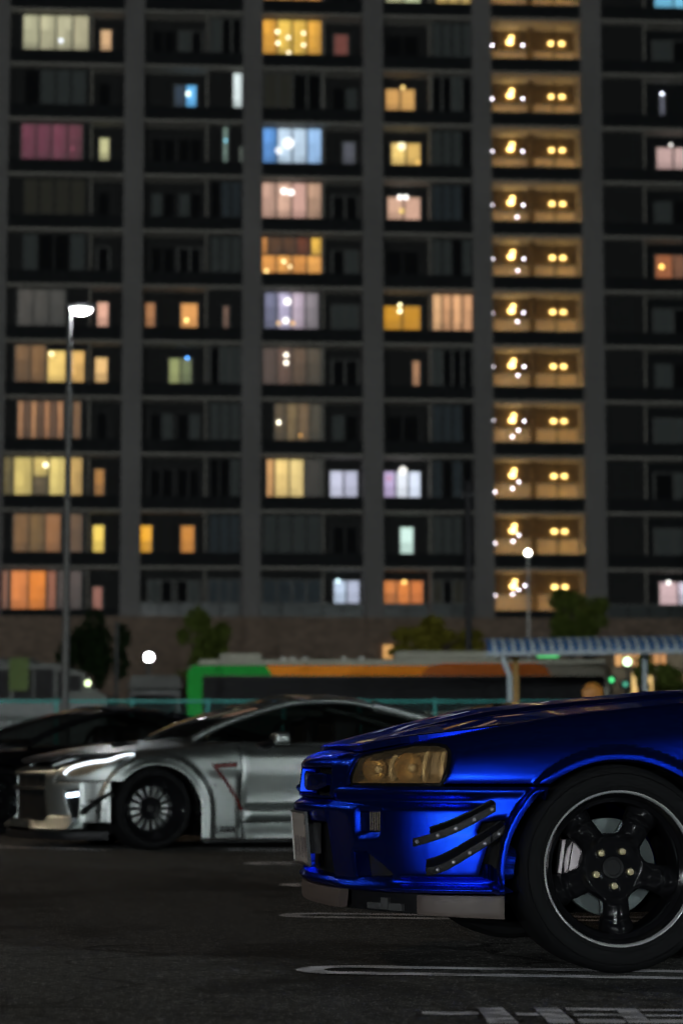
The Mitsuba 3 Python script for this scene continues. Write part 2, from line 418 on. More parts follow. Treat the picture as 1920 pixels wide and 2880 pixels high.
def window(bay, row, plane, x0, x1, cols, top, bot, spots, lit=True, frame='window_frame'):
    d, t0, b0 = PLANE[plane]
    zc = ceil_z(row)
    top, bot = t0 if top is None else top, b0 if bot is None else bot
    pyc = 40 + 126 * row + 50
    u0, u1 = on_tower(x0, pyc, d)[0], on_tower(x1, pyc, d)[0]
    z1, z0 = zc - top, zc - bot
    n = len(cols)
    fr = 0.05
    key = numbered(BT + '__window')
    bars = [box(u0 - fr, u1 + fr, d - 0.07, d, z1, z1 + fr), box(u0 - fr, u1 + fr, d - 0.07, d, z0 - fr, z0)]
    for k in range(n + 1):
        uu = u0 + (u1 - u0) * k / n
        bars.append(box(uu - fr, uu + fr, d - 0.068, d - 0.002, z0, z1))
    scene[key] = mikit.ply(tower(trimesh.util.concatenate(bars)), frame)
    for k, c in enumerate(cols):
        a, b = u0 + (u1 - u0) * k / n + fr, u0 + (u1 - u0) * (k + 1) / n - fr
        if lit:
            rows = 3 if plane == 'F' else 2
            for q in range(rows):
                zz0, zz1 = z0 + (z1 - z0) * q / rows, z0 + (z1 - z0) * (q + 1) / rows
                g_ = (0.80, 1.0, 1.16)[q] if rows == 3 else (0.85, 1.1)[q]
                for h in range(2 if plane == 'F' else 1):
                    xa, xb = (a, b) if plane == 'D' else (a + (b - a) * (0, 0.55)[h], a + (b - a) * (0.55, 1)[h])
                    put(key + '__curtain', tower(box(xa, xb, d - 0.012, d - 0.004, zz0, zz1)), 'lamp_shell', emit=lin(*c, k=g_ * (1, 0.86)[h] * rng.uniform(0.85, 1.15)), weight=0.02)
        else:
            put(key + '__curtain', tower(box(a, b, d - 0.012, d - 0.004, z0, z1)), c)
    put(key + '__pane', tower(grid(lambda u, z: np.stack([u, np.full_like(u, d - 0.04), z], 1), [u0, u1], [z0, z1])), 'pane_glass')
    for (sx, sy, r, c, k) in spots:
        su, sz = on_tower(sx, sy, d - 0.1)
        s = trimesh.creation.icosphere(subdivisions=1, radius=r * 0.0234 * 0.62)
        s.vertices = s.vertices * [1, 0.3, 1]
        s.apply_translation((su, d - 0.1, sz))
        put(key + '__lamp', tower(s), 'lamp_shell', emit=lin(*c, k=k), weight=0.08)
    busy.setdefault((bay, row, plane), []).append((x0, x1))


for args in LIT:
    window(*args)

DEEP = {1: (205, 281), 2: (327, 472), 3: (741, 833), 4: (880, 986)}
FRONT = {1: (14, 205), 2: (474, 556), 3: (600, 741), 4: (988, 1086), 6: (1386, 1478)}
drift = lambda x, r: x + (x - 784) * 0.0019 * (r - 5) * (1 if x < 784 else 0.4)      # far ends of the rows shift with height in the view
UN = {1: [('F', 50, 195, 4), ('D', 222, 250, 1)], 2: [('D', 345, 400, 2), ('D', 408, 462, 2), ('F', 482, 553, 3)], 3: [('F', 604, 738, 4), ('D', 762, 822, 2)],
      4: [('D', 886, 962, 2), ('F', 992, 1084, 4)], 6: [('D', 1500, 1590, 2)]}
for r in range(TOP_ROW, 11):
    for b, ws in UN.items():
        for (p, x0, x1, n) in ws:
            x0, x1 = drift(x0, r), drift(x1, r)
            if any(not (x1 < a - 2 or x0 > c + 2) for a, c in busy.get((b, r, p), ())):
                continue
            kind = rng.integers(4)
            if p == 'F':
                base = ['curtain_grey', 'curtain_blue', 'curtain_brown', 'curtain_grey'][kind]
                cols = [base if rng.random() < (0.85 if kind else 0.5) else 'curtain_dark' for _ in range(n)]
            else:
                cols = ['curtain_dark' if rng.random() < 0.6 else 'curtain_grey' for _ in range(n)]
            window(b, r, p, x0, x1, cols, 0.55 if r == 10 else None, 1.8 if r == 10 else None, (), lit=False, frame='window_frame' if rng.random() < 0.35 or r == 10 else 'dark_frame')

for b in range(1, 7):
    a, c = cu[b - 1][1], cu[b][0]
    for r in range(TOP_ROW, 11):
        zc = ceil_z(r)
        low = r == 10
        put(BT + '__floor_slab', tower(box(a, c, 0.0, 2.0, zc - 0.02, zc + 0.13)), 'slab_grey')
        zf = zc - STOREY
        if low and b in (2, 3, 4, 6):
            n = {2: 5, 3: 5, 4: 4, 6: 5}[b]
            key = numbered(BT + '__glass_guard')
            scene[key] = mikit.ply(tower([box(a, c, 0.02, 0.1, zf + 1.14, zf + 1.2), box(a, c, 0.02, 0.1, zf + 0.14, zf + 0.2)]), 'window_frame')
            for k in range(n):
                put(key + '__panel', tower(box(a + (c - a) * k / n + 0.03, a + (c - a) * (k + 1) / n - 0.03, 0.05, 0.07, zf + 0.2, zf + 1.14)), 'glass_guard')
        else:
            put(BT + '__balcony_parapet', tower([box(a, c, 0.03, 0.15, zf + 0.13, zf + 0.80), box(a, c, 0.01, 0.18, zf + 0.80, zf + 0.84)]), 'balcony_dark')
        if b == 5:
            continue
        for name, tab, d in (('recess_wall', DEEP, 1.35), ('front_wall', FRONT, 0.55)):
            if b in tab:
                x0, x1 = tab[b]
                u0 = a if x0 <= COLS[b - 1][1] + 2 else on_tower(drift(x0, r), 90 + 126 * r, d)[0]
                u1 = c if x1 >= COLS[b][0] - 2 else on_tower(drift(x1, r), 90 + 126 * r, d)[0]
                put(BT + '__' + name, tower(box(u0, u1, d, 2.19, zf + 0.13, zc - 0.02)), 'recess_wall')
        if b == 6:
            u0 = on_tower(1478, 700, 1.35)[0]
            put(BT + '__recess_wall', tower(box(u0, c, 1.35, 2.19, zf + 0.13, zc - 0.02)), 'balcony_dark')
        put(BT + '__partition', tower(box(*(lambda s: (s - 0.05, s + 0.05))(on_tower(drift({1: 207, 2: 473, 3: 742, 4: 987, 6: 1479}[b], r), 90 + 126 * r, 0.8)[0]), 0.5, 1.34, zf + 0.13, zc - 0.02)), 'slab_grey')

# the open stair and lift galleries of bay five, each with its ceiling lamps
STAIR = {0: [(1130, 103), (1200, 103)], 1: [(1130, 226), (1200, 226)], 2: [(1130, 347), (1200, 347)], 3: [(1130, 470), (1201, 470), (1187, 498)], 4: [(1131, 594), (1202, 594), (1188, 621)],
         5: [(1131, 718), (1202, 718), (1188, 738)], 6: [(1132, 842), (1203, 842), (1189, 862)], 7: [(1133, 965), (1204, 967), (1190, 988), (1176, 1003)],
         8: [(1136, 1130), (1191, 1107), (1177, 1122)], 9: [(1136, 1248), (1191, 1229), (1178, 1243)], 10: [(1136, 1368), (1205, 1345), (1191, 1355), (1177, 1365)]}
ga, gc = cu[4][1], cu[5][0]
gm = ga + (gc - ga) * 0.46
for r in range(TOP_ROW, 11):
    zc, zf = ceil_z(r), ceil_z(r) - STOREY
    put(BT + '__gallery_lit_wall', tower([box(ga, gc, 2.0, 2.19, zf + 0.13, zc - 1.10)]), 'gallery_lit_wall')
    put(BT + '__gallery_upper_wall', tower([box(ga, gm, 1.9, 2.19, zc - 1.10, zc - 0.02), box(gm + 0.25, gc, 1.9, 2.19, zc - 1.10, zc - 0.02), box(gm, gm + 0.22, 1.2, 2.19, zf + 0.13, zc - 0.02)]), 'gallery_shaded_upper')  # upper part of the gallery wall, with shade painted into its tone
    put(BT + '__gallery_post', tower(box(ga + (gc - ga) * 0.735, ga + (gc - ga) * 0.75, 1.2, 1.3, zf + 0.13, zc - 0.02)), 'dark_frame')
    py = 90 + 126 * r
    for (lx, rad, off, kk) in ((1172, 0.13, 0.72, 16), (1176, 0.09, 0.45, 16), (1267, 0.12, 0.74, 9), (1291, 0.12, 0.74, 8)):
        u = on_tower(lx + (0.8 * r - 2), py, 1.75)[0]
        s = trimesh.creation.icosphere(subdivisions=2, radius=rad)
        s.vertices = s.vertices * [1.3, 1, 0.9] + [u, 1.72, zc - off]
        put(BT + '__gallery_lamp', tower(s), 'lamp_shell', smooth=True, emit=np.array([1.0, 0.62, 0.18]) * kk * 0.6, weight=0.8)
    for (u0, u1, kk) in ((ga + 0.15, gm - 0.1, 7.0), (gm + 0.35, gc - 0.1, 28.0)):
        put(BT + '__gallery_added_strip', tower(box(u0, u1, 0.20, 0.24, zf + 0.66, zf + 0.74)), 'lamp_shell', emit=np.array([1.0, 0.62, 0.2]) * kk, weight=0.9)  # added strip, unseen behind the parapet, to brighten the gallery wall
    for (sx, sy) in STAIR.get(r, [(1130, 103 + 126 * r), (1200, 103 + 126 * r)]):
        su, sz = on_tower(sx, sy, 1.0)
        s = trimesh.creation.icosphere(subdivisions=1, radius=0.05)
        s.apply_translation((su, 1.0, sz))
        put(BT + '__stair_lamp', tower(s), 'lamp_shell', smooth=True, emit=(12, 11, 12.5), weight=0.05)

# a small lit opening in the podium wall
pu = [on_tower(x, 1498, -0.42)[0] for x in (880, 908)]
pz = [on_tower(893, y, -0.42)[1] for y in (1513, 1482)]
k = put(BT + '__podium_window', tower([box(pu[0] - 0.06, pu[1] + 0.06, -0.48, -0.425, pz[1], pz[1] + 0.06), box(pu[0] - 0.06, pu[1] + 0.06, -0.48, -0.425, pz[0] - 0.06, pz[0])]), 'dark_frame')
put(k + '__pane', tower(box(pu[0], pu[1], -0.45, -0.43, pz[0], pz[1])), 'lamp_shell', emit=lin(225, 165, 90), weight=0.1)
# ---------------------------------------------------------------- ground and painted lines
put('ground', grid(lambda u, v: np.stack([u, v, 0 * u], 1), np.linspace(-260, 260, 14), np.linspace(-120, 420, 14)), 'asphalt')
tag('ground', 'dark worn asphalt of the car park', kind='structure')


def on_ground(px, py):
    a = at(px, py, 1.0) - [0, 0, EYE]
    return (a * (-EYE / a[2]))[:2]


def flat(poly, z, thick=0.0):
    ms = []
    for g in getattr(poly, 'geoms', [poly]):
        v, f = trimesh.creation.triangulate_polygon(g, engine='earcut')
        v, f = np.asarray(v), np.asarray(f)
        m = trimesh.Trimesh(np.c_[v, np.full(len(v), z)], f, process=False)
        ms.append(m)
    return trimesh.util.concatenate(ms)


for (a, b) in (((678, 2229), (1568, 2242.5)), ((640, 2104), (1376, 2113)), ((640, 2034), (1100, 2038)), ((558, 1984.5), (1100, 1989)), ((520, 1953), (1100, 1957))):
    p, q = on_ground(*a), on_ground(*b)
    d = (q - p) / np.linalg.norm(q - p)
    axis = sg.LineString([p + d * 0.16, p + d * 5.0])
    put('ground__parking_line', flat(axis.buffer(0.155, 12).difference(axis.buffer(0.068, 12)), 0.004), 'line_paint')
p, q = on_ground(-80, 1944), on_ground(250, 1955)
put('ground__parking_line', flat(sg.LineString([p, q]).buffer(0.07, cap_style='flat'), 0.004), 'line_paint')
# the painted characters at the lower edge: strokes of a sign whose lower part runs out of the picture
C6 = lambda x, y: on_ground((760 + x / 1.3517) / 1.2245, (2480 + y / 1.3517) / 1.2245)
for k, quad in enumerate([[(575, 500), (788, 502), (795, 513), (578, 514)], [(785, 484), (880, 484), (945, 545), (830, 545)], [(930, 504), (1015, 506), (1025, 517), (938, 516)],
                          [(1000, 486), (1095, 486), (1160, 545), (1060, 545)], [(1120, 486), (1310, 488), (1312, 497), (1125, 496)], [(1150, 508), (1335, 510), (1340, 518), (1155, 517)],
                          [(1165, 528), (1345, 530), (1350, 545), (1180, 545)], [(1310, 488), (1390, 489), (1450, 545), (1360, 545)], [(1400, 490), (1640, 493), (1645, 500), (1405, 498)],
                          [(1420, 511), (1640, 514), (1645, 521), (1428, 519)], [(1440, 530), (1640, 533), (1645, 545), (1450, 545)]]):
    put('ground__painted_character', flat(sg.Polygon([C6(*c) for c in quad]).buffer(0), 0.004), 'line_paint')

# ---------------------------------------------------------------- lamps on poles
matt('galvanised', (0.07, 0.073, 0.073), 0.5, 0.3)
matt('dark_steel', (0.035, 0.035, 0.04), 0.45)
matt('white_metal', (0.62, 0.62, 0.60), 0.4)


def street_lamp(x, y, top, side, radiance, col, label, weight=14.0, aim=(0, 0)):
    k = numbered('street_lamp')
    tag(k, label, 'street lamp', 'tall single lamps of the car park')
    put(k + '__pole', [tube([(x, y, 0), (x, y, 2.2), (x, y, top - 0.15)], [0.085, 0.075, 0.045], 14)], 'galvanised', smooth=40)
    put(k + '__base_cover', lathe_z([(0.16, 0), (0.16, 0.05), (0.11, 0.1), (0.11, 0.45), (0.086, 0.5)], x, y, 0), 'galvanised', smooth=40)
    put(k + '__arm', tube([(x, y, top - 0.16), (x + side * 0.02, y, top - 0.05), (x + side * 0.08, y, top + 0.04)], 0.035, 10), 'galvanised', smooth=40)
    put(k + '__head', bevel_box(x - side * 0.04, x + side * 0.46, y - 0.15, y + 0.15, top + 0.02, top + 0.1, 0.035), 'galvanised', smooth=40)
    s = trimesh.creation.icosphere(subdivisions=2, radius=1)
    s.vertices = s.vertices * [0.19, 0.14, 0.10] + [x + side * 0.20, y, top + 0.005]
    put(k + '__lens', s, 'lamp_shell', smooth=True, emit=np.array(col) * radiance, weight=weight)


def lathe_z(profile, x, y, z, sides=24):
    m = lathe(profile, sides)
    v = np.array(m.vertices)
    m.vertices = v[:, [0, 2, 1]] + [x, y, z]
    return m


sl = at(160.5, 712, 42.0)
street_lamp(sl[0], 42.0, sl[2], 1, 900, (0.86, 0.97, 1.0), 'tall street lamp with a glowing white head, rising before the left end of the tower')
for (x, y, top, lum, c, lab) in ((-13.0, 20.0, 9.0, 3300, (1.0, 0.76, 0.50), 'warm street lamp outside the picture on the left, beside the silver coupe'),
                                (-6.6, -37.0, 4.7, 19000, (0.92, 0.98, 1.0), 'low white street lamp behind the camera, nearest of a row of four on its left'),
                                (-15.6, -35.0, 4.7, 36000, (0.90, 0.98, 1.0), 'low white street lamp behind the camera, second of a row of four on its left'),
                                (-25.0, -30.0, 4.7, 34000, (0.92, 0.98, 1.0), 'low white street lamp behind the camera, third of a row of four on its left'),
                                (-33.0, -22.0, 4.7, 3000, (0.92, 0.98, 1.0), 'low white street lamp behind the camera, farthest of a row of four on its left'),
                                (5.2, -38.0, 4.7, 13000, (0.88, 0.98, 1.0), 'low white street lamp straight behind the camera, right of the row of four'),
                                (19.5, -9.0, 4.9, 25000, (0.88, 1.0, 0.98), 'low white street lamp behind the camera, off to its right')):
    street_lamp(x, y, top, 1, lum, c, lab)


def post_lamp(px, py, y, r, radiance, col, label, h=None, post='galvanised'):
    p = at(px, py, y)
    k = numbered('globe_lamp')
    tag(k, label, 'lamp')
    put(k + '__post', tube([(p[0], y, 0), (p[0], y, p[2] - r)], [0.07, 0.045], 12), post, smooth=40)
    put(k + '__collar', lathe_z([(0.05, -0.08), (0.1, -0.02), (0.1, 0.02)], p[0], y, p[2] - r), post, smooth=40)
    s = trimesh.creation.icosphere(subdivisions=2, radius=r)
    s.apply_translation(p)
    put(k + '__globe', s, 'lamp_shell', smooth=True, emit=np.array(col) * radiance, weight=1.0)


post_lamp(342, 1510, 66.0, 0.13, 30, (0.92, 1.0, 0.9), 'round white globe lamp glowing before the brown podium wall, left of the bus')
post_lamp(1212, 1270, 84.0, 0.11, 50, (1.0, 0.74, 0.42), 'slim post with a bright warm globe standing before the lit stair galleries', post='white_metal')
# the thin black pole before bay four
p = at(1076, 1480, 74.0); q = at(1074, 1105, 74.0)
put('utility_pole', [tube([(p[0], 74, 0), (p[0], 74, q[2])], [0.13, 0.09], 12), box(p[0] - 0.25, p[0] + 0.25, 73.95, 74.05, q[2] - 0.5, q[2] - 0.4)], 'dark_steel', smooth=40)
tag('utility_pole', 'thin black pole rising behind the bus, left of the striped canopy', 'pole')

# ---------------------------------------------------------------- teal mesh fence
matt('teal_paint', (0.05, 0.30, 0.28), 0.4)
FY = 50.0
ftop = at(700, 1608, FY)[2]
tag('mesh_fence', 'teal mesh fence on posts running along behind the parked cars', 'fence')
sp = (at(477, 1650, FY)[0] - at(303, 1650, FY)[0])
x0f = at(303, 1650, FY)[0]
for k in range(-4, 14):
    x = x0f + k * sp
    put('mesh_fence__post', [tube([(x, FY, 0), (x, FY, ftop)], 0.035, 10), lathe_z([(0.04, 0), (0.04, 0.02), (0.0, 0.035)], x, FY, ftop)], 'teal_paint')
    put('mesh_fence__rail', tube([(x + 0.036, FY, ftop - 0.03), (x + sp - 0.036, FY, ftop - 0.03)], 0.028, 8), 'teal_paint')
    put('mesh_fence__rail', tube([(x + 0.036, FY, 0.15), (x + sp - 0.036, FY, 0.15)], 0.022, 8), 'teal_paint')
    wires = []
    n = 16
    for i in range(n):
        for s in (1, -1):
            xa = x + 0.04 + (sp - 0.08) * i / n
            # diamond mesh: wires climb both ways between the rails
            xb = xa + s * (ftop - 0.2) * 0.8
            za, zb = 0.16, ftop - 0.05
            lo, hi = x + 0.04, x + sp - 0.04
            t0, t1 = 0.0, 1.0
            if xb > hi: t1 = (hi - xa) / (xb - xa)
            if xb < lo: t1 = (lo - xa) / (xb - xa)
            wires.append(tube([(xa, FY, za), (xa + (xb - xa) * t1, FY, za + (zb - za) * t1)], 0.0012, 3, caps=False))
            if t1 < 1:
                xs = lo if s > 0 else hi
                zs = za + (zb - za) * t1
                # the wire that starts at the post where this one ends
                k2 = (zb - zs) / (zb - za)
                wires.append(tube([(xs, FY, zs), (xs + (xb - xa) * k2, FY, zb)], 0.0012, 3, caps=False))
    put('mesh_fence__mesh', wires, 'teal_paint')

# ---------------------------------------------------------------- the bus
matt('bus_green', (0.005, 0.30, 0.03), 0.6, 0.15)
matt('bus_orange', (0.85, 0.25, 0.006), 0.6, 0.15)
matt('bus_amber', (0.42, 0.10, 0.012), 0.6, 0.15)
matt('bus_cream', (0.34, 0.335, 0.28), 0.5, 0.2)
matt('bus_lower', (0.010, 0.014, 0.012), 0.6, 0.15)
matt('bus_glass', (0.003, 0.003, 0.004), 0.35, 0.04)
matt('rubber', (0.012, 0.012, 0.012), 0.75)
matt('steel', (0.5, 0.5, 0.5), 0.3, metal=1.0)
BY = 56.6
bx = lambda px: at(px, 1560, BY)[0]
bz = lambda py: at(900, py, BY)[2]
tag('city_bus', 'green, orange and cream city bus with dark windows parked behind the fence', 'bus')
x0, x1, zt = bx(430), bx(1400), bz(1527)
zb = bz(1552)
put('city_bus__roof', [bevel_box(x0 + 0.25, x1 - 0.05, BY + 0.05, BY + 2.35, zt - 0.02, zt + 0.13, 0.06)], 'bus_cream', smooth=40)
body = bevel_box(x0, x1, BY + 0.02, BY + 2.4, 0.32, zt, 0.12)
put('city_bus__body', body, 'bus_cream', smooth=40)


def front_plate(pts, y0, y1, r=0.0):
    """A plate standing upright: outline in (x, z), from depth y0 to y1."""
    g = sg.Polygon(pts)
    if r:
        g = g.buffer(-r).buffer(r, 6)
    m = trimesh.creation.extrude_polygon(g, y1 - y0, engine='earcut')
    v = np.array(m.vertices)
    m.vertices = np.c_[v[:, 0], y1 - v[:, 2], v[:, 1]]
    return m


xs = bx(610)
gx = bx(465)
put('city_bus__green_panel', front_plate([(x0 + 0.0, 0.33), (gx, 0.33), (gx, zb), (xs + 0.16, zb), (xs, zt - 0.02), (x0 + 0.12, zt - 0.02), (x0, zt - 0.16)], BY - 0.015, BY + 0.018), 'bus_green')
put('city_bus__orange_panel', front_plate([(xs + 0.165, zb), (bx(1265), zb), (bx(1250), zt - 0.03), (xs + 0.005, zt - 0.02)], BY - 0.012, BY + 0.018), 'bus_orange')
arc = [(bx(968) + (bx(1030) - bx(968)) * (1 - math.cos(t)), zb + (zt + 0.04 - zb) * math.sin(t)) for t in np.linspace(0, math.pi / 2, 8)]
arc2 = [(bx(1262) - (bx(1262) - bx(1225)) * (1 - math.cos(t)), zb + (zt + 0.04 - zb) * math.sin(t)) for t in np.linspace(math.pi / 2, 0, 8)]
put('city_bus__amber_panel', front_plate(arc + arc2, BY - 0.02, BY - 0.013), 'bus_amber')
put('city_bus__lower_panel', front_plate([(gx + 0.01, 0.34), (x1 - 0.1, 0.34), (x1 - 0.1, bz(1640)), (gx + 0.01, bz(1640))], BY - 0.012, BY + 0.018), 'bus_lower')
put('city_bus__window_band', front_plate([(gx + 0.005, bz(1638)), (bx(1388), bz(1638)), (bx(1388), zb - 0.01), (gx + 0.005, zb - 0.01)], BY - 0.011, BY + 0.012), 'bus_glass')
nw = 8
for k in range(nw):
    a = gx + 0.02 + (bx(1385) - gx) * k / nw
    b = gx + 0.02 + (bx(1385) - gx) * (k + 1) / nw - 0.03
    kw_ = put('city_bus__window', front_plate([(a, bz(1636)), (b, bz(1636)), (b, zb - 0.03), (a, zb - 0.03)], BY - 0.018, BY + 0.0, 0.05), 'bus_glass')
put('city_bus__roof_unit', bevel_box(bx(500), bx(600), BY + 0.5, BY + 1.9, zt + 0.12, zt + 0.30, 0.07), 'bus_cream', smooth=40)
put('city_bus__roof_fairing', bevel_box(bx(905), bx(1150), BY + 0.45, BY + 1.95, zt + 0.12, zt + 0.36, 0.12), 'bus_cream', smooth=40)
for wx in (x0 + 2.6, x1 - 2.0):
    t = lathe([(0.30, 0.0), (0.47, 0.02), (0.48, 0.06), (0.48, 0.24), (0.30, 0.26)], 40)
    t.apply_translation((wx, BY - 0.02, 0.48))
    k = put('city_bus__wheel', t, 'rubber', smooth=40)
    h = lathe([(0.0, 0.06), (0.1, 0.04), (0.2, 0.08), (0.30, 0.01)], 32)
    h.apply_translation((wx, BY - 0.02, 0.48))
    put(k + '__rim', h, 'steel', smooth=40)
for k, px in enumerate((650, 672, 700, 790, 830)):
    p = at(px, 1521, BY + 0.1)
    put('city_bus__marker_light', bevel_box(p[0] - 0.06, p[0] + 0.06, BY + 0.08, BY + 0.2, zt + 0.12, zt + 0.19, 0.02), 'white_metal')

# ---------------------------------------------------------------- the striped canopy of the bus stop
matt('canopy_blue', (0.03, 0.10, 0.26), 0.6)
matt('canopy_white', (0.34, 0.40, 0.44), 0.6)
matt('canopy_edge', (0.36, 0.42, 0.46), 0.5)
matt('old_wood', (0.32, 0.19, 0.06), 0.7)
SY = 47.0
tag('bus_stop_canopy', 'blue and white striped canopy of a bus stop on a bent white post', 'canopy')
cx0, cx1 = at(1120, 1480, SY)[0], at(1800, 1480, SY)[0]
cz0, cz1 = at(1300, 1499, SY)[2], at(1300, 1459, SY)[2]
n = 62
wd = (cx1 - cx0) / n
rise = lambda x: 0.03 * (x - cx0) / (cx1 - cx0) * 3


def canopy_strip(xa, xb, t=0.012, n_=10):
    def fn(u, v):
        a = v * math.pi / 2
        return np.stack([u, SY + 0.02 + 1.5 * (1 - np.cos(a)), cz0 + rise(u) + (cz1 - cz0) * np.sin(a)], 1)
    return slab(grid(fn, np.linspace(xa, xb, 3), np.linspace(0, 1, n_)), t)


for k in range(n):
    put('bus_stop_canopy__stripe', canopy_strip(cx0 + k * wd, cx0 + (k + 1) * wd - 0.004), 'canopy_blue' if k % 2 == 0 else 'canopy_white', smooth=30)
put('bus_stop_canopy__edge_rail', tube([(cx0 - 0.05, SY, cz0 - 0.04), (cx1, SY, cz0 - 0.04 + rise(cx1))], 0.045, 10), 'canopy_edge', smooth=40)
for xr in np.linspace(cx0 + 0.05, cx1 - 0.05, 5):
    put('bus_stop_canopy__rib', tube([(xr, SY + 0.06 + 1.5 * (1 - math.cos(a)), cz0 - 0.03 + rise(xr) + (cz1 - cz0) * math.sin(a)) for a in np.linspace(0, math.pi / 2, 9)], 0.022, 8), 'canopy_edge', smooth=40)
pp = [at(1156, 1508, SY), at(1157, 1520, SY), at(1163, 1534, SY), at(1170, 1550, SY), at(1171, 1580, SY), at(1171, 1614, SY)]
pp.append(np.array([pp[-1][0], SY, 0.0]))
put('bus_stop_canopy__post', tube(pp, 0.055, 12), 'canopy_edge', smooth=40)
for px in (1500, 1790):
    x = at(px, 1600, SY)[0]
    put('bus_stop_canopy__post', tube([(x, SY + 1.3, 0), (x, SY + 1.3, cz1)], 0.055, 12), 'canopy_edge', smooth=40)
p = at(1184, 1560, 48.6)
put('wooden_post', bevel_box(p[0] - 0.06, p[0] + 0.06, 48.54, 48.66, 0, at(1184, 1505, 48.6)[2], 0.015), 'old_wood')
tag('wooden_post', 'slim ochre post under the canopy, right of its bent white post', 'post')
p = at(1258, 1507, SY + 1.0)
put('bus_stop_light', bevel_box(p[0] - 0.22, p[0] + 0.22, SY + 0.95, SY + 1.1, p[2] - 0.03, p[2] + 0.05, 0.03), 'lamp_shell', emit=(0.12, 0.9, 0.25), weight=0.5)
tag('bus_stop_light', 'green tube light hanging under the striped canopy', 'light')
# round orange mirror on its post
p = at(1361, 1592, 49.0)
tag('traffic_mirror', 'round orange traffic mirror on a post in front of the bus tail', 'mirror')
m = lathe([(0, -0.05), (0.12, -0.045), (0.2, -0.02), (0.22, 0.02), (0.2, 0.06), (0, 0.07)], 36)
m.apply_translation((p[0], 49.0, p[2]))
matt('mirror_orange', (0.50, 0.20, 0.03), 0.4)
put('traffic_mirror__disc', m, 'mirror_orange', smooth=40)
put('traffic_mirror__post', tube([(p[0], 49.1, 0), (p[0], 49.1, p[2])], 0.035, 10), 'galvanised')

# ---------------------------------------------------------------- shop behind the bus stop, lit from inside
matt('shop_wall', (0.42, 0.33, 0.22), 0.8)
tag('corner_shop', 'low shop with warm lit windows behind the right end of the canopy', 'shop')
HY = 78.0
hx0, hx1, hz = at(1405, 1500, HY)[0], at(1760, 1500, HY)[0], at(1500, 1494, HY)[2]
put('corner_shop__wall', box(hx0, hx1, HY, HY + 7, 0, hz), 'shop_wall')
put('corner_shop__roof', box(hx0 - 0.2, hx1 + 0.2, HY - 0.3, HY + 7.3, hz, hz + 0.25), 'dark_frame')
for (a, b, t, o, c) in ((1410, 1480, 1502, 1530, (230, 165, 85)), (1484, 1530, 1502, 1526, (215, 145, 70)), (1448, 1500, 1546, 1600, (250, 205, 120)), (1540, 1580, 1546, 1600, (150, 105, 55))):
    pa, pb = at(a, o, HY), at(b, t, HY)
    k = put('corner_shop__window', [box(pa[0] - 0.05, pb[0] + 0.05, HY - 0.06, HY - 0.001, pb[2], pb[2] + 0.06), box(pa[0] - 0.05, pb[0] + 0.05, HY - 0.06, HY - 0.001, pa[2] - 0.06, pa[2]),
                                    *[box(x - 0.03, x + 0.03, HY - 0.055, HY - 0.002, pa[2], pb[2]) for x in np.linspace(pa[0], pb[0], 4)]], 'dark_frame')
    put(k + '__lit_pane', box(pa[0], pb[0], HY - 0.02, HY - 0.004, pa[2], pb[2]), 'lamp_shell', emit=lin(*c, k=0.9), weight=0.3)
for k, (px, py, c) in enumerate(((1440, 1520, (3.0, 4.6, 2.6)), (1404, 1562, (0.1, 1.4, 0.4)), (1436, 1572, (0.05, 0.5, 0.3)))):
    p = at(px, py, 72.0)
    key = numbered('signal_light')
    tag(key, ('bright green-white light under the canopy, left of the lit shop windows', 'small green light at the tail of the bus', 'dim green light between the bus tail and the lit shop')[k], 'light', None)
    put(key + '__post', tube([(p[0], 72.15, 0), (p[0], 72.15, p[2])], 0.04, 8), 'dark_steel')
    put(key + '__housing', bevel_box(p[0] - 0.15, p[0] + 0.15, 72.03, 72.25, p[2] - 0.15, p[2] + 0.15, 0.05), 'dark_steel')
    s = trimesh.creation.icosphere(subdivisions=2, radius=(0.12, 0.07, 0.07)[k])
    s.vertices = s.vertices * [1, 0.4, 1] + [p[0], 72.0, p[2]]
    put(key + '__lens', s, 'lamp_shell', smooth=True, emit=c, weight=0.2)

# ---------------------------------------------------------------- trees and bushes
def leaf_bsdf(name, c):
    scene[name] = {'type': 'principledthin', 'base_color': rgb(*c), 'roughness': 0.55, 'diff_trans': 0.6, 'spec_trans': 0.0}
    return name


leaf_bsdf('leaf_dark', (0.022, 0.040, 0.016)); leaf_bsdf('leaf_mid', (0.12, 0.16, 0.035)); leaf_bsdf('leaf_olive_lit', (0.24, 0.22, 0.035))  # olive leaves lightened: warm lamp light is put into their colour
matt('bark', (0.06, 0.045, 0.035), 0.9)


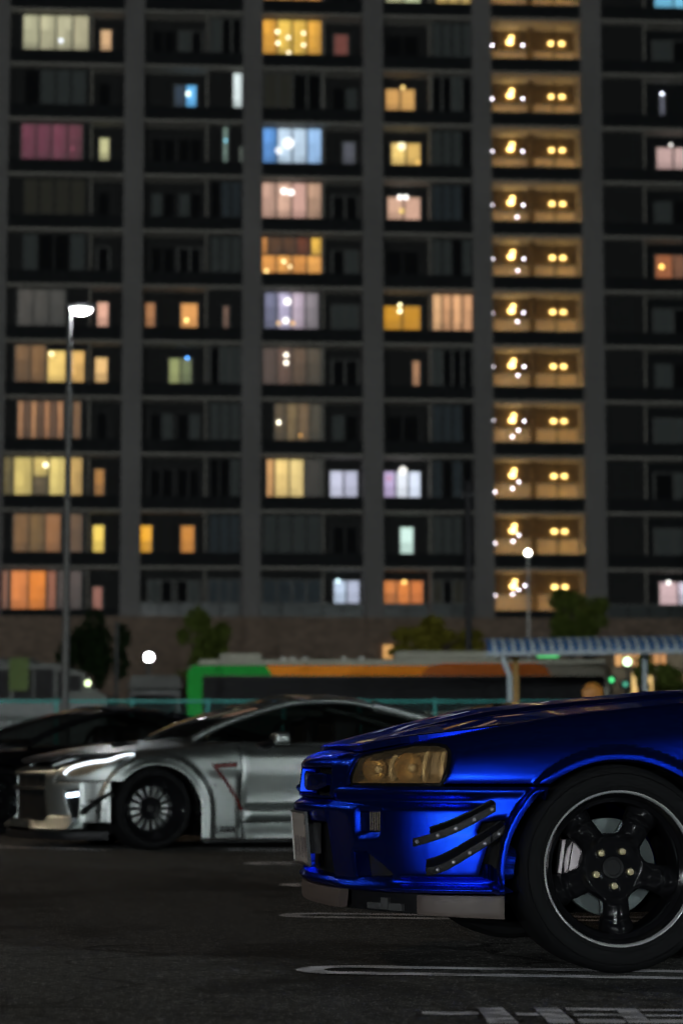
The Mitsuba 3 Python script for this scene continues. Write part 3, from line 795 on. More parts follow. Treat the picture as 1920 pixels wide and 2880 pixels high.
def tree(px, py_top, py_bot, half, y, leaf, label, seed, n=2600, kind='tree', cat='tree', lobes=9):
    g = np.random.default_rng(seed)
    t, b = at(px, py_top, y), at(px, py_bot, y)
    rx = half * 1.2245 / FOC * y
    rz = (t[2] - b[2]) / 2
    c = np.array([t[0], y, b[2] + rz])
    key = numbered(kind)
    tag(key, label, cat)
    lobes = lobes + 7
    lob = g.normal(0, 0.5, (lobes, 3)).clip(-0.95, 0.95) * [rx, rx, rz] + c
    lr = g.uniform(0.20, 0.48, lobes)[:, None] * [rx, rx, rz]
    limbs = [tube([(c[0], y, 0), (c[0] + g.normal(0, 0.05), y, c[2] - 0.6 * rz), (c[0] + g.normal(0, 0.1), y, c[2] + 0.2 * rz)], [0.16, 0.12, 0.05], 9)]
    for q in lob[:6]:
        limbs.append(tube([(c[0], y, max(0.4, c[2] - 0.6 * rz)), (c + q) / 2 * [1, 1, 0.98], q], [0.07, 0.045, 0.015], 6))
    put(key + '__trunk', limbs, 'bark', smooth=40)
    k = g.integers(lobes, size=n)
    d = g.normal(size=(n, 3)); d /= np.linalg.norm(d, axis=1, keepdims=True)
    pos = lob[k] + d * lr[k] * (g.uniform(0.25, 1.05, (n, 1)) ** 0.6)
    keep = pos[:, 2] > 0.1
    pos = pos[keep]; m = len(pos)
    a = g.normal(size=(m, 3)); a /= np.linalg.norm(a, axis=1, keepdims=True)
    b2 = np.cross(a, g.normal(size=(m, 3))); b2 /= np.linalg.norm(b2, axis=1, keepdims=True)
    s = g.uniform(0.06, 0.15, (m, 1)) * (1 if y < 75 else 1.15)
    v = np.stack([pos - a * s, pos + b2 * s * 0.45, pos + a * s, pos - b2 * s * 0.45], 1).reshape(-1, 3)
    i = np.arange(m)[:, None] * 4
    put(key + '__crown', trimesh.Trimesh(v, np.vstack([i + [0, 1, 2], i + [0, 2, 3]]), process=False), leaf)


tree(222, 1384, 1620, 62, 84, 'leaf_dark', 'dark narrow tree before the podium wall, right of the tall street lamp', 1, 4200)
tree(480, 1420, 1600, 66, 80, 'leaf_mid', 'green tree behind the green end of the bus', 2, 3600)
tree(1000, 1428, 1520, 82, 80, 'leaf_olive_lit', 'olive tree whose crown shows above the middle of the bus roof', 3, 3600)
tree(1308, 1366, 1490, 66, 86, 'leaf_mid', 'bushy tree whose crown rises behind the striped canopy', 4, 4000)
tree(1545, 1500, 1640, 42, 70, 'leaf_mid', 'dark shrub at the right edge, in front of the lit shop', 5, 2500, 'shrub', 'shrub')
tree(1476, 1506, 1600, 22, 71, 'leaf_mid', 'thin shrub before the lit shop windows, left of the larger shrub', 6, 700, 'shrub', 'shrub')
tree(-8, 1490, 1640, 26, 75, 'leaf_dark', 'dark shrub at the left edge before the podium wall', 7, 1500, 'shrub', 'shrub')
# a slim grey sign post among the dark tree
p = at(267, 1600, 78.0)
put('sign_post', tube([(p[0], 78, 0), (p[0], 78, at(267, 1428, 78.0)[2])], 0.07, 10), 'galvanised')
tag('sign_post', 'slim grey post at the right side of the dark tree', 'post')
# ---------------------------------------------------------------- paints and car materials
def car_paint(name, flake, rough, base, coat=0.0016, metal=1.0):
    """Metallic base under a clear coat."""
    scene[name] = two({'type': 'blendbsdf', 'weight': 0.55,
                       'a': {'type': 'roughplastic', 'diffuse_reflectance': rgb(*base), 'alpha': coat, 'int_ior': 2.1, 'nonlinear': False},
                       'b': {'type': 'roughconductor', 'material': 'none', 'distribution': 'beckmann', 'alpha': rough, 'specular_reflectance': rgb(*flake)}})
    return name


car_paint('blue_paint', (0.004, 0.042, 0.95), 0.14, (0.001, 0.004, 0.03))
matt('black_gloss', (0.003, 0.003, 0.0035), 0.10, 0.28)
matt('black_satin', (0.004, 0.004, 0.0045), 0.5, 0.12)
matt('black_trim', (0.008, 0.008, 0.008), 0.6, 0.4)
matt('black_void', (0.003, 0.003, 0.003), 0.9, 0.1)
matt('lip_grey', (0.044, 0.034, 0.030), 0.45, 0.14)
matt('tyre_rubber', (0.005, 0.0051, 0.0054), 0.8, 0.025)
matt('chrome', (0.72, 0.72, 0.72), 0.12, metal=1.0)
matt('rim_lip', (0.48, 0.48, 0.48), 0.28, metal=0.7)
matt('disc_steel', (0.26, 0.30, 0.30), 0.26, metal=1.0)
matt('gold_nut', (0.38, 0.33, 0.20), 0.42, metal=0.7)
matt('caliper_grey', (0.33, 0.29, 0.30), 0.5)
matt('lamp_housing', (0.20, 0.125, 0.055), 0.45)
matt('lamp_bezel', (0.62, 0.47, 0.28), 0.3, metal=0.3)
matt('reflector_warm', (0.62, 0.45, 0.24), 0.28, metal=0.8)
matt('plate_metal', (0.13, 0.115, 0.105), 0.5)
matt('fin_grey', (0.03, 0.03, 0.03), 0.6, 0.15)
matt('bolt_metal', (0.24, 0.24, 0.24), 0.35, metal=0.9)
matt('duct_brown', (0.075, 0.06, 0.035), 0.5)
matt('plate_print', (0.05, 0.04, 0.04), 0.6)
matt('mesh_black', (0.008, 0.0075, 0.006), 0.8, 0.08)
scene['lens_clear'] = {'type': 'thindielectric', 'int_ior': 1.5, 'specular_transmittance': rgb(0.80, 0.74, 0.62)}
scene['lens_hazy'] = {'type': 'blendbsdf', 'weight': 0.08, 'a': {'type': 'thindielectric', 'int_ior': 1.5, 'specular_transmittance': rgb(0.85, 0.78, 0.64)},
                      'b': two({'type': 'principled', 'base_color': rgb(0.30, 0.21, 0.11), 'roughness': 0.5, 'specular': 0.3})}
scene['car_glass'] = {'type': 'thindielectric', 'int_ior': 1.52, 'specular_transmittance': rgb(0.30, 0.32, 0.31)}


class Side:
    """The plan outline of a car body from the middle of its nose back along its left side; s is the length along it."""
    def __init__(self, pts):
        p = np.asarray(pts, float)
        s = np.r_[0, np.cumsum(np.linalg.norm(np.diff(p, axis=0), axis=1))]
        self.c, self.len = CubicSpline(s, p, bc_type=((1, (0.0, 1.0)), (2, (0.0, 0.0)))), s[-1]
        self.knots = s
        t = np.linspace(0, s[-1], 3000)
        self._t, self._x = t, self.c(t)[:, 0]

    def at(self, s):
        a = abs(s)
        sg_ = np.where(s < 0, -1.0, 1.0)
        p, d = self.c(a), self.c(a, 1)
        d = d / np.linalg.norm(d, axis=1, keepdims=True)
        n = np.stack([d[:, 1], -d[:, 0]], 1)
        return p * np.stack([np.ones_like(sg_), sg_], 1), n * np.stack([np.ones_like(sg_), sg_], 1)

    def s_of_x(self, x):
        k = int(np.argmax(self._x < self._x[0] - 0.02))
        return np.interp(-np.asarray(x), -self._x[k:], self._t[k:])

    def surf(self, off, lean=None):
        """fn(s, z) for panel(): the outline pushed outward by off(s, z)."""
        def pos(s, z):
            p, n = self.at(s)
            q = p + n * off(s, z)[:, None]
            return np.c_[q, z]

        def fn(s, z):
            e = 1e-3
            p = pos(s, z)
            a, b = pos(s + e, z) - pos(s - e, z), pos(s, z + e) - pos(s, z - e)
            n = np.cross(a, b)
            n /= np.linalg.norm(n, axis=1, keepdims=True) + 1e-12
            _, n2 = self.at(s)
            n *= np.where((n[:, :2] * n2).sum(1) < 0, -1, 1)[:, None]
            return p, n
        return fn


def sheet(zf, up=True):
    """fn(x, y) for panel(): a height sheet z = zf(x, y)."""
    def fn(x, y):
        e = 1e-3
        z = zf(x, y)
        n = np.stack([-(zf(x + e, y) - zf(x - e, y)) / (2 * e), -(zf(x, y + e) - zf(x, y - e)) / (2 * e), np.ones_like(x)], 1)
        n /= np.linalg.norm(n, axis=1, keepdims=True)
        return np.stack([x, y, z], 1), n
    return fn


def sstep(a, b, x):
    t = np.clip((x - a) / (b - a), 0, 1)
    return t * t * (3 - 2 * t)


def poly_d(poly, s, z):
    """Signed distance to an outline: positive inside."""
    q = shapely.points(s, z)
    d = shapely.distance(shapely.geometry.Polygon(poly).boundary if not hasattr(poly, 'boundary') else poly.boundary, q)
    shp = poly if hasattr(poly, 'boundary') else sg.Polygon(poly)
    return np.where(shapely.contains(shp, q), d, -d)


def P(*pts):
    return sg.Polygon(pts)


def rounded(poly, r):
    return poly.buffer(-r).buffer(2 * r, 6).buffer(-r, 6)


# ---------------------------------------------------------------- the blue car
CAR = 'blue_sports_car'
tag(CAR, 'glossy blue sports car nose with black bumper blades, black five spoke wheel and clear headlight', 'car')
BF = Frame((0.73312, 8.14447, 0.0), math.radians(9))
BS = Side([(0.868, 0), (0.858, .22), (0.825, .40), (0.755, .56), (0.655, .70), (0.54, .785), (0.42, .83), (0.3, .853), (0, .868), (-.5, .872), (-1.2, .868), (-2.0, .875), (-2.67, .875), (-3.2, .845), (-3.55, .74), (-3.68, .5), (-3.70, 0.02)])
SW, AZ, AR = 1.4236, 0.295, 0.357         # wheel arch in (s, z)
SR = float(BS.s_of_x(-2.665))
arch = sg.Point(SW, AZ).buffer(AR, 48)
arch_r = sg.Point(SR, AZ).buffer(AR, 48)
low = lambda c: sg.box(c - AR, -0.2, c + AR, AZ)


def shoulder(s):
    x = BS.at(s)[0][:, 0]
    return np.interp(-x, [-.87, -.81, -.65, -.39, -.17, .2, .5, .75, 1.4, 2.4, 3.0, 3.6], [.655, .674, .716, .757, .792, .830, .852, .868, .89, .90, .90, .86])


def flare(s, z):
    out = 0
    for c in (SW, SR):
        d = np.hypot(s - c, z - AZ) - AR
        d = np.where(z < AZ, abs(s - c) - AR, d)
        out = out + 0.024 * (1 - sstep(0.025, 0.034, d)) * (z < 0.75)
    return out


def fender_off(s, z):
    zs = shoulder(s)
    t = np.clip((z - 0.60) / (zs - 0.60), 0, 1.0)
    roll = np.interp(s, [0.4, 0.95, 1.3], [0.05, 0.12, 0.14])
    return 0.006 - roll * (0.24 * t + 0.24 * t ** 2 + 0.52 * t ** 7) + flare(s, z) - 0.05 * np.clip(0.45 - z, 0, 1)


fs = BS.surf(fender_off)
HEADLIGHT = rounded(P((0.502, .575), (0.524, .656), (0.592, .670), (0.674, .682), (0.736, .690), (0.792, .694), (0.844, .694), (0.875, .688), (0.889, .674), (0.891, .652), (0.887, .621), (0.878, .594), (0.870, .577)), 0.006)
S_DOOR, S_DOOR2 = float(BS.s_of_x(-0.62)), float(BS.s_of_x(-1.95))


def top_poly(s0, s1, zlow, eps=0.0):
    s = np.linspace(s0, s1, 40)
    return [(a, float(shoulder(np.array([a]))[0]) - eps) for a in s[::-1]]


fpoly = sg.Polygon([(0.478, 0.577), (1.6, 0.577), (1.6, 0.24), (S_DOOR - 0.004, 0.24)] + top_poly(0.478, S_DOOR - 0.004, 0))
fpoly = fpoly.difference(arch).difference(low(SW)).difference(HEADLIGHT.buffer(0.012))
fpoly = max(getattr(fpoly, 'geoms', [fpoly]), key=lambda g: g.area)
m = panel(fpoly, fs, 0.009, 0.03)
put(CAR + '__fender', BF(m), 'blue_paint', smooth=True)
put(CAR + '__fender', BF(mirror(m)), 'blue_paint', smooth=True)

# bumper cover
FOG = rounded(P((0.567, .492), (0.665, .492), (0.665, .428), (0.574, .424)), 0.008)
INTAKE = rounded(P((0.548, .367), (0.611, .367), (0.68, .33), (0.735, .290), (0.56, .283)), 0.008)
MOUTH = rounded(P((-0.352, .452), (0.352, .452), (0.362, .276), (-0.362, .276)), 0.012)
VENT = rounded(P((1.072, .470), (1.001, .462), (0.986, .43), (1.017, .392), (0.989, .296), (1.043, .278), (1.052, .40)), 0.004)
CARVE = P((0.40, .372), (0.548, .372), (0.553, .286), (0.41, .290))


def bumper_off(s, z):
    a = abs(s)
    side = sstep(0.40, 0.62, a)
    o = 0.018 - 0.012 * (1 - sstep(0.3, 0.55, a)) - 0.13 * np.clip(0.50 - z, 0, 0.25) * (1 - sstep(0.3, 0.6, a))
    o = o + 0.012 * np.exp(-((z - 0.556) / 0.013) ** 2)                       # top ridge
    o = o - 0.020 * np.exp(-((z - 0.522) / 0.014) ** 2) * (1 - sstep(0.92, 1.06, a))       # groove under it
    o = o + 0.012 * np.clip(1 - ((z - 0.41) / 0.16) ** 2, 0, 1) * side        # the cheeks swell
    o = o + 0.010 * (1 - sstep(0.34, 0.38, a)) * sstep(0.530, 0.505, z) * sstep(0.25, 0.30, z)       # middle bar carrying the plate
    o = o - 0.024 * np.exp(-((z - 0.277) / 0.011) ** 2) * sstep(0.70, 0.78, a) * (1 - sstep(1.045, 1.06, a))   # groove above the lower ledge
    o = o + 0.016 * np.exp(-((z - 0.256) / 0.012) ** 2)
    o = o - 0.016 * sstep(0.40, 0.415, a) * sstep(0.552, 0.546, a) * sstep(0.375, 0.368, z) * sstep(0.283, 0.29, z) * 0
    d = poly_d(VENT, a, z)
    o = o - 0.006 * sstep(-0.012, 0.0, d) * (a > 1.03)
    d2 = poly_d(FOG, a, z)
    o = o - 0.010 * sstep(-0.022, -0.004, d2)
    fl = np.where(z < AZ, abs(a - SW) - AR, np.hypot(a - SW, z - AZ) - AR)
    return o + 0.030 * (1 - sstep(0.020, 0.029, fl))


bs = BS.surf(bumper_off)
bp = sg.box(-1.22, 0.243, 1.22, 0.570)
for c in (SW, -SW):
    bp = bp.difference(sg.Point(c, AZ).buffer(AR, 48)).difference(low(c))
bp = max(getattr(bp, 'geoms', [bp]), key=lambda g: g.area)
flip = lambda g: shapely.affinity.scale(g, -1, 1, origin=(0, 0))
import shapely.affinity
bp = bp.difference(MOUTH).difference(P((-0.365, .524), (0.365, .524), (0.472, .573), (-0.472, .573)))
for g in (FOG, INTAKE, VENT):
    bp = bp.difference(g).difference(flip(g))
put(CAR + '__bumper', BF(panel(bp, bs, 0.009, 0.05)), 'blue_paint', smooth=True)
back = lambda s, z: bumper_off(s, z) * 0 - 0.035
hole = BS.surf(back)
for sgn in (1, -1):
    for g in (FOG, INTAKE, VENT):
        m = panel(g.buffer(0.012), hole, 0.02, 0, 0)
        put(CAR + '__intake_mesh', BF(m if sgn > 0 else mirror(m)), 'mesh_black', smooth=True)
put(CAR + '__intake_mesh', BF(panel(MOUTH.buffer(0.015), BS.surf(lambda s, z: 0 * s - 0.06), 0.02, 0, 0)), 'black_void', smooth=True)
# slim ribs standing in the fog lamp ducts
for sgn in (1, -1):
    ribs = []
    for k in range(7):
        s_ = 0.588 + 0.011 * k
        a, n_ = BS.at(np.array([s_]))
        q = a[0] + n_[0] * -0.012
        ribs.append(tube([(q[0], q[1], 0.43), (q[0], q[1], 0.49)], 0.002, 6))
    mm = trimesh.util.concatenate(ribs)
    put(CAR + '__duct_rib', BF(mm if sgn > 0 else mirror(mm)), 'duct_brown')
# splitter lip below the bumper
LS = BS.surf(lambda s, z: -0.014 + 0.034 * sstep(0.25, 0.85, abs(s)) + 0 * z)
for sgn in (1, -1):
    for (a, b) in ((0.80, 1.066),):
        g = sg.Polygon([(a, .179), (b, .170), (b, .239), (a, .239)])
        m = panel(g, LS, 0.012, 0.03, 0.003)
        put(CAR + '__lip', BF(m if sgn > 0 else mirror(m)), 'lip_grey', smooth=True)
g = sg.Polygon([(-0.40, .184), (0.40, .184), (0.415, .242), (-0.415, .242)])
put(CAR + '__lip', BF(panel(g, LS, 0.012, 0.03, 0.003)), 'lip_grey', smooth=True)
for sgn in (1, -1):
    g = sg.Polygon([(0.40, .180), (0.81, .176), (0.81, .243), (0.40, .243)])
    m = panel(g, BS.surf(lambda s, z: 0 * s - 0.055), 0.015, 0.03, 0.003)
    put(CAR + '__lip_duct', BF(m if sgn > 0 else mirror(m)), 'black_satin', smooth=True)
    for (a, b, z0, z1) in ((0.53, 0.60, .186, .205), (0.60, 0.635, .186, .222), (0.64, 0.70, .184, .206)):
        m = panel(sg.box(a, z0, b, z1), BS.surf(lambda s, z: 0 * s - 0.04), 0.015, 0.015, 0.002)
        put(CAR + '__duct_fin', BF(m if sgn > 0 else mirror(m)), 'fin_grey', smooth=True)
put(CAR + '__splitter_floor', BF(panel(sg.Polygon([(0.80, -.30), (0.80, .30), (0.74, .45), (0.60, .66), (0.42, .76), (0.42, -.76), (0.60, -.66), (0.74, -.45)]), sheet(lambda x, y: 0 * x + 0.19), 0.05, 0.01, 0)), 'black_void', smooth=40)

# grille surround: leans back towards the bonnet, with an open mouth and a body coloured bar inside
lean = lambda z: -0.010 * sstep(0.53, 0.64, z) - 0.062 * np.clip((z - 0.630) / 0.055, 0, 1.2) ** 1.8
GS = BS.surf(lambda s, z: -0.010 + 0.010 * (1 - sstep(0.365, 0.415, abs(s))) * sstep(0.69, 0.65, z) + lean(z))
gm_ = rounded(P((-0.345, .535), (0.345, .535), (0.345, .626), (-0.345, .626)), 0.008)
ztop = lambda a: 0.676 + 0.012 * (1 - (a / 0.47) ** 2)
gp = sg.Polygon([(-0.474, 0.577), (-0.37, .528), (0.37, .528), (0.474, 0.577)] + [(a, ztop(a)) for a in np.linspace(0.474, -0.474, 21)]).difference(gm_)
put(CAR + '__grille_surround', BF(panel(gp, GS, 0.008, 0.045)), 'blue_paint', smooth=True)
put(CAR + '__grille_back', BF(panel(gm_.buffer(0.01), BS.surf(lambda s, z: 0 * s - 0.075), 0.02, 0, 0)), 'black_void', smooth=True)
put(CAR + '__grille_bar', BF(panel(rounded(P((-0.34, .548), (0.10, .548), (0.25, .566), (0.235, .604), (-0.34, .612)), 0.006), BS.surf(lambda s, z: -0.022 + 0 * s), 0.012, 0.02)), 'blue_paint', smooth=True)

# number plate on the middle bar
pl = bevel_box(-0.004, 0.004, -0.165, 0.165, -0.0825, 0.0825, 0.003)
tilt = trimesh.transformations.rotation_matrix(math.radians(4.5), (0, 1, 0))
place = lambda mm: (mm.apply_transform(tilt), mm.apply_translation((0.878, 0, 0.392)), mm)[2]
kp = put(CAR + '__number_plate', BF(place(pl)), 'plate_metal')
rim = [box(-0.002, 0.008, -0.172, 0.172, 0.083, 0.089), box(-0.002, 0.008, -0.172, 0.172, -0.089, -0.083), box(-0.002, 0.008, -0.172, -0.166, -0.089, 0.089), box(-0.002, 0.008, 0.166, 0.172, -0.089, 0.089)]
put(kp + '__frame', BF(place(trimesh.util.concatenate(rim))), 'chrome')
for (y, z0, z1, w_) in ((-0.12, -0.065, 0.0, 0.006), (-0.095, -0.05, 0.005, 0.005), (-0.05, -0.068, 0.008, 0.007), (-0.02, -0.06, 0.0, 0.005), (0.03, -0.066, 0.006, 0.007), (0.06, -0.05, 0.0, 0.005), (0.1, -0.064, 0.004, 0.007), (0.125, -0.045, 0.002, 0.005)):
    put(kp + '__print', BF(place(box(0.0042, 0.0055, y - w_, y + w_, z0, z1))), 'plate_print')
put(CAR + '__plate_bracket', BF(box(0.82, 0.868, -0.06, 0.06, 0.34, 0.45)), 'black_trim')

# headlight: dark rim, warm housing, reflectors, lens
for sgn in (1, -1):
    fx = (lambda mm: mm) if sgn > 0 else mirror
    kh = put(CAR + '__headlight', BF(fx(panel(HEADLIGHT.buffer(0.011).difference(HEADLIGHT.buffer(-0.002)), BS.surf(lambda s, z: fender_off(s, z) - 0.006), 0.008, 0.02, 0.002))), 'black_gloss', smooth=True)
    put(kh + '__lens', BF(fx(panel(HEADLIGHT, BS.surf(lambda s, z: fender_off(s, z) - 0.008), 0.012, 0, 0))), 'lens_hazy', smooth=True)
    hb = BS.surf(lambda s, z: fender_off(s, z) * 0.4 - 0.075 - 0.006 * np.sin((s - 0.5) * 42) + 0.05 * sstep(0.60, 0.575, z) + 0.015 * sstep(0.67, 0.69, z))
    put(kh + '__housing', BF(fx(panel(HEADLIGHT.buffer(0.006), hb, 0.008, 0, 0))), 'lamp_housing', smooth=True)
    for (s_, z_, r_, dep, mat) in ((0.585, 0.62, 0.040, 0.05, 'reflector_warm'), (0.742, 0.625, 0.046, 0.055, 'reflector_warm')):
        a, n_ = BS.at(np.array([s_]))
        ang = math.atan2(-n_[0][0], n_[0][1])
        bowl = lathe([(r_, 0.0), (r_ * 0.99, -0.006), (r_ * 0.9, -0.02), (r_ * 0.65, -0.04), (0.012, -dep)], 32)
        rot = trimesh.transformations.rotation_matrix(ang * 0.55, (0, 0, 1))
        bowl.apply_transform(rot)
        q = a[0] + n_[0] * -0.03
        bowl.apply_translation((q[0], q[1], z_))
        put(kh + '__reflector', BF(fx(bowl)), mat, smooth=40)
        bulb = trimesh.creation.icosphere(subdivisions=2, radius=0.014)
        bulb.apply_translation((q[0] - n_[0][0] * 0.02, q[1] - n_[0][1] * 0.02, z_))
        put(kh + '__bulb', BF(fx(bulb)), 'lamp_bezel', smooth=True)
    for s_, w_ in ((0.667, 0.014), (0.802, 0.010), (0.866, 0.014)):
        put(kh + '__divider', BF(fx(panel(sg.box(s_ - w_ / 2, 0.582, s_ + w_ / 2, 0.684), BS.surf(lambda s, z: fender_off(s, z) - 0.022 - 0.05 * ((z - 0.635) / 0.05) ** 2 * 0.3), 0.005, 0.02, 0.003))), 'lamp_bezel', smooth=True)

# bonnet
def edge_pt(s):
    p, n = BS.at(s)
    z = shoulder(s)
    return p + n * fender_off(s, z)[:, None]


sb = np.linspace(0.50, float(BS.s_of_x(-0.60)), 40)
E_ = edge_pt(sb)
front = [(0.775 - 0.012 * (y / 0.47) ** 2 - 0.02 * (y / .47) ** 4, y) for y in np.linspace(-0.445, 0.445, 21)]
outline = front + [(x, y - 0.004) for x, y in E_] + [(-0.62 - 0.07 * (1 - (y / 0.72) ** 2), y) for y in np.linspace(0.70, -0.70, 21)] + [(x, -y + 0.004) for x, y in E_[::-1]]


def bonnet_z(x, y):
    zc = np.interp(-x, [-.87, -.80, -.72, -.52, -.325, -.06, .3, .6, .75], [.664, .686, .715, .770, .812, .843, .877, .894, .90])
    ze = np.interp(-x, [-.87, -.81, -.65, -.39, -.17, .2, .5, .75], [.655, .674, .716, .757, .792, .830, .852, .868])
    v = np.clip(abs(y) / 0.725, 0, 1.1)
    z = zc - (zc - ze) * v ** 2.05
    ridge = 0.47 - 0.10 * np.clip((x + 0.6) / 1.4, 0, 1)
    amp = sstep(0.72, 0.30, x)
    z = z + amp * 0.012 * (sstep(ridge + 0.022, ridge - 0.022, abs(y)) - 0.5)
    return z + 0.0035 * np.exp(-((x - 0.775) / 0.02) ** 2)


bz_fn = bonnet_z
put(CAR + '__bonnet', BF(panel(sg.Polygon(outline).buffer(0), sheet(bonnet_z), 0.014, 0.02, 0.003)), 'blue_paint', smooth=True)
for y in (0.30, -0.30):
    w_ = trimesh.creation.icosphere(subdivisions=2, radius=0.014)
    w_.vertices = w_.vertices * [1.4, 1.0, 0.7] + [-0.40, y, float(bonnet_z(np.array([-0.40]), np.array([y]))[0]) + 0.004]
    put(CAR + '__washer_nozzle', BF(w_), 'black_gloss', smooth=True)
put(CAR + '__cowl', BF(panel(sg.Polygon([(-0.63, .68), (-0.70, 0), (-0.63, -.68), (-0.80, -.70), (-0.86, 0), (-0.80, .70)]), sheet(lambda x, y: 0.882 - 0.05 * (y / 0.7) ** 2 + 0 * x), 0.04, 0.02, 0)), 'black_trim', smooth=True)
for a, b in (((-0.74, 0.50), (-0.80, -0.12)), ((-0.75, -0.10), (-0.79, -0.60))):
    put(CAR + '__wiper', BF(tube([(a[0], a[1], 0.895), ((a[0] + b[0]) / 2, (a[1] + b[1]) / 2, 0.918), (b[0], b[1], 0.905)], [0.010, 0.008, 0.006], 8)), 'black_trim', smooth=40)

# canards: bolted strips with blades that stand out
def canard(bolts, s_in, s_out, root, blade):
    bolts = np.array(bolts)
    cs = CubicSpline(bolts[:, 0], bolts[:, 1])
    ss = np.linspace(s_in, s_out, 40)
    zz = cs(ss)
    up = sg.Polygon([(a, b - 0.012) for a, b in zip(ss, zz)] + [(a, b + 0.013) for a, b in zip(ss[::-1], zz[::-1])])
    ff = BS.surf(lambda s, z: bumper_off(np.clip(s, 0, 0.98), z) * 0 + 0.0395 - 0.16 * np.clip(0.40 - z, 0, 1) ** 2 * 2 + 0.0)
    off_ = lambda s, z: np.maximum(bumper_off(s, z), np.interp(s, [0.78, 0.95, 1.0, 1.08], [0.0, 0.0, 0.022, 0.020])) + 0.004
    ms = [panel(up, BS.surf(off_), 0.006, 0.004, 0.001)]
    sr = np.linspace(root[0], root[1], 36)
    zr = cs(sr) + 0.013

    def bl(u, v):
        s = np.interp(u, np.linspace(0, 1, 36), sr); z = np.interp(u, np.linspace(0, 1, 36), zr)
        p, n = BS.at(s)
        k = off_(s, z)
        tp = np.clip(np.minimum(u / 0.06, (1 - u) / 0.04), 0.15, 1)
        o = p + n * (k + 0.040 * v * tp)[:, None]
        return np.c_[o, z + blade * v * tp]
    ms.append(slab(grid(bl, np.linspace(0, 1, 36), np.linspace(0, 1, 5)), 0.004))
    out = [trimesh.util.concatenate(ms)]
    bl_ = []
    for s, z in bolts:
        p, n = BS.at(np.array([s]))
        k = off_(np.array([s]), np.array([z]))[0]
        head = lathe([(0.0, 0.0045), (0.0028, 0.0045), (0.0030, 0.0028), (0.0052, 0.0035), (0.0062, 0.0015), (0.0062, 0.0)], 16)
        ang = math.atan2(-n[0][0], n[0][1])
        head.apply_transform(trimesh.transformations.rotation_matrix(ang, (0, 0, 1)))
        q = p[0] + n[0] * (k + 0.001)
        head.apply_translation((q[0], q[1], z))
        bl_.append(head)
    return out[0], bl_


UB = [(0.811, .401), (0.875, .421), (0.928, .443), (0.98, .470), (1.031, .500)]
LB = [(0.873, .318), (0.92, .341), (0.966, .370), (1.010, .398), (1.051, .427)]
for sgn in (1, -1):
    fx = (lambda mm: mm) if sgn > 0 else mirror
    for (b, i, o_, root, bd) in ((UB, 0.796, 1.042, (0.852, 1.040), 0.014), (LB, 0.835, 1.068, (0.838, 1.068), 0.022)):
        cm, heads = canard(b, i, o_, root, bd)
        kc = put(CAR + '__canard', BF(fx(cm)), 'black_satin', smooth=30)
        for h in heads:
            put(kc + '__bolt', BF(fx(h)), 'bolt_metal', smooth=30)

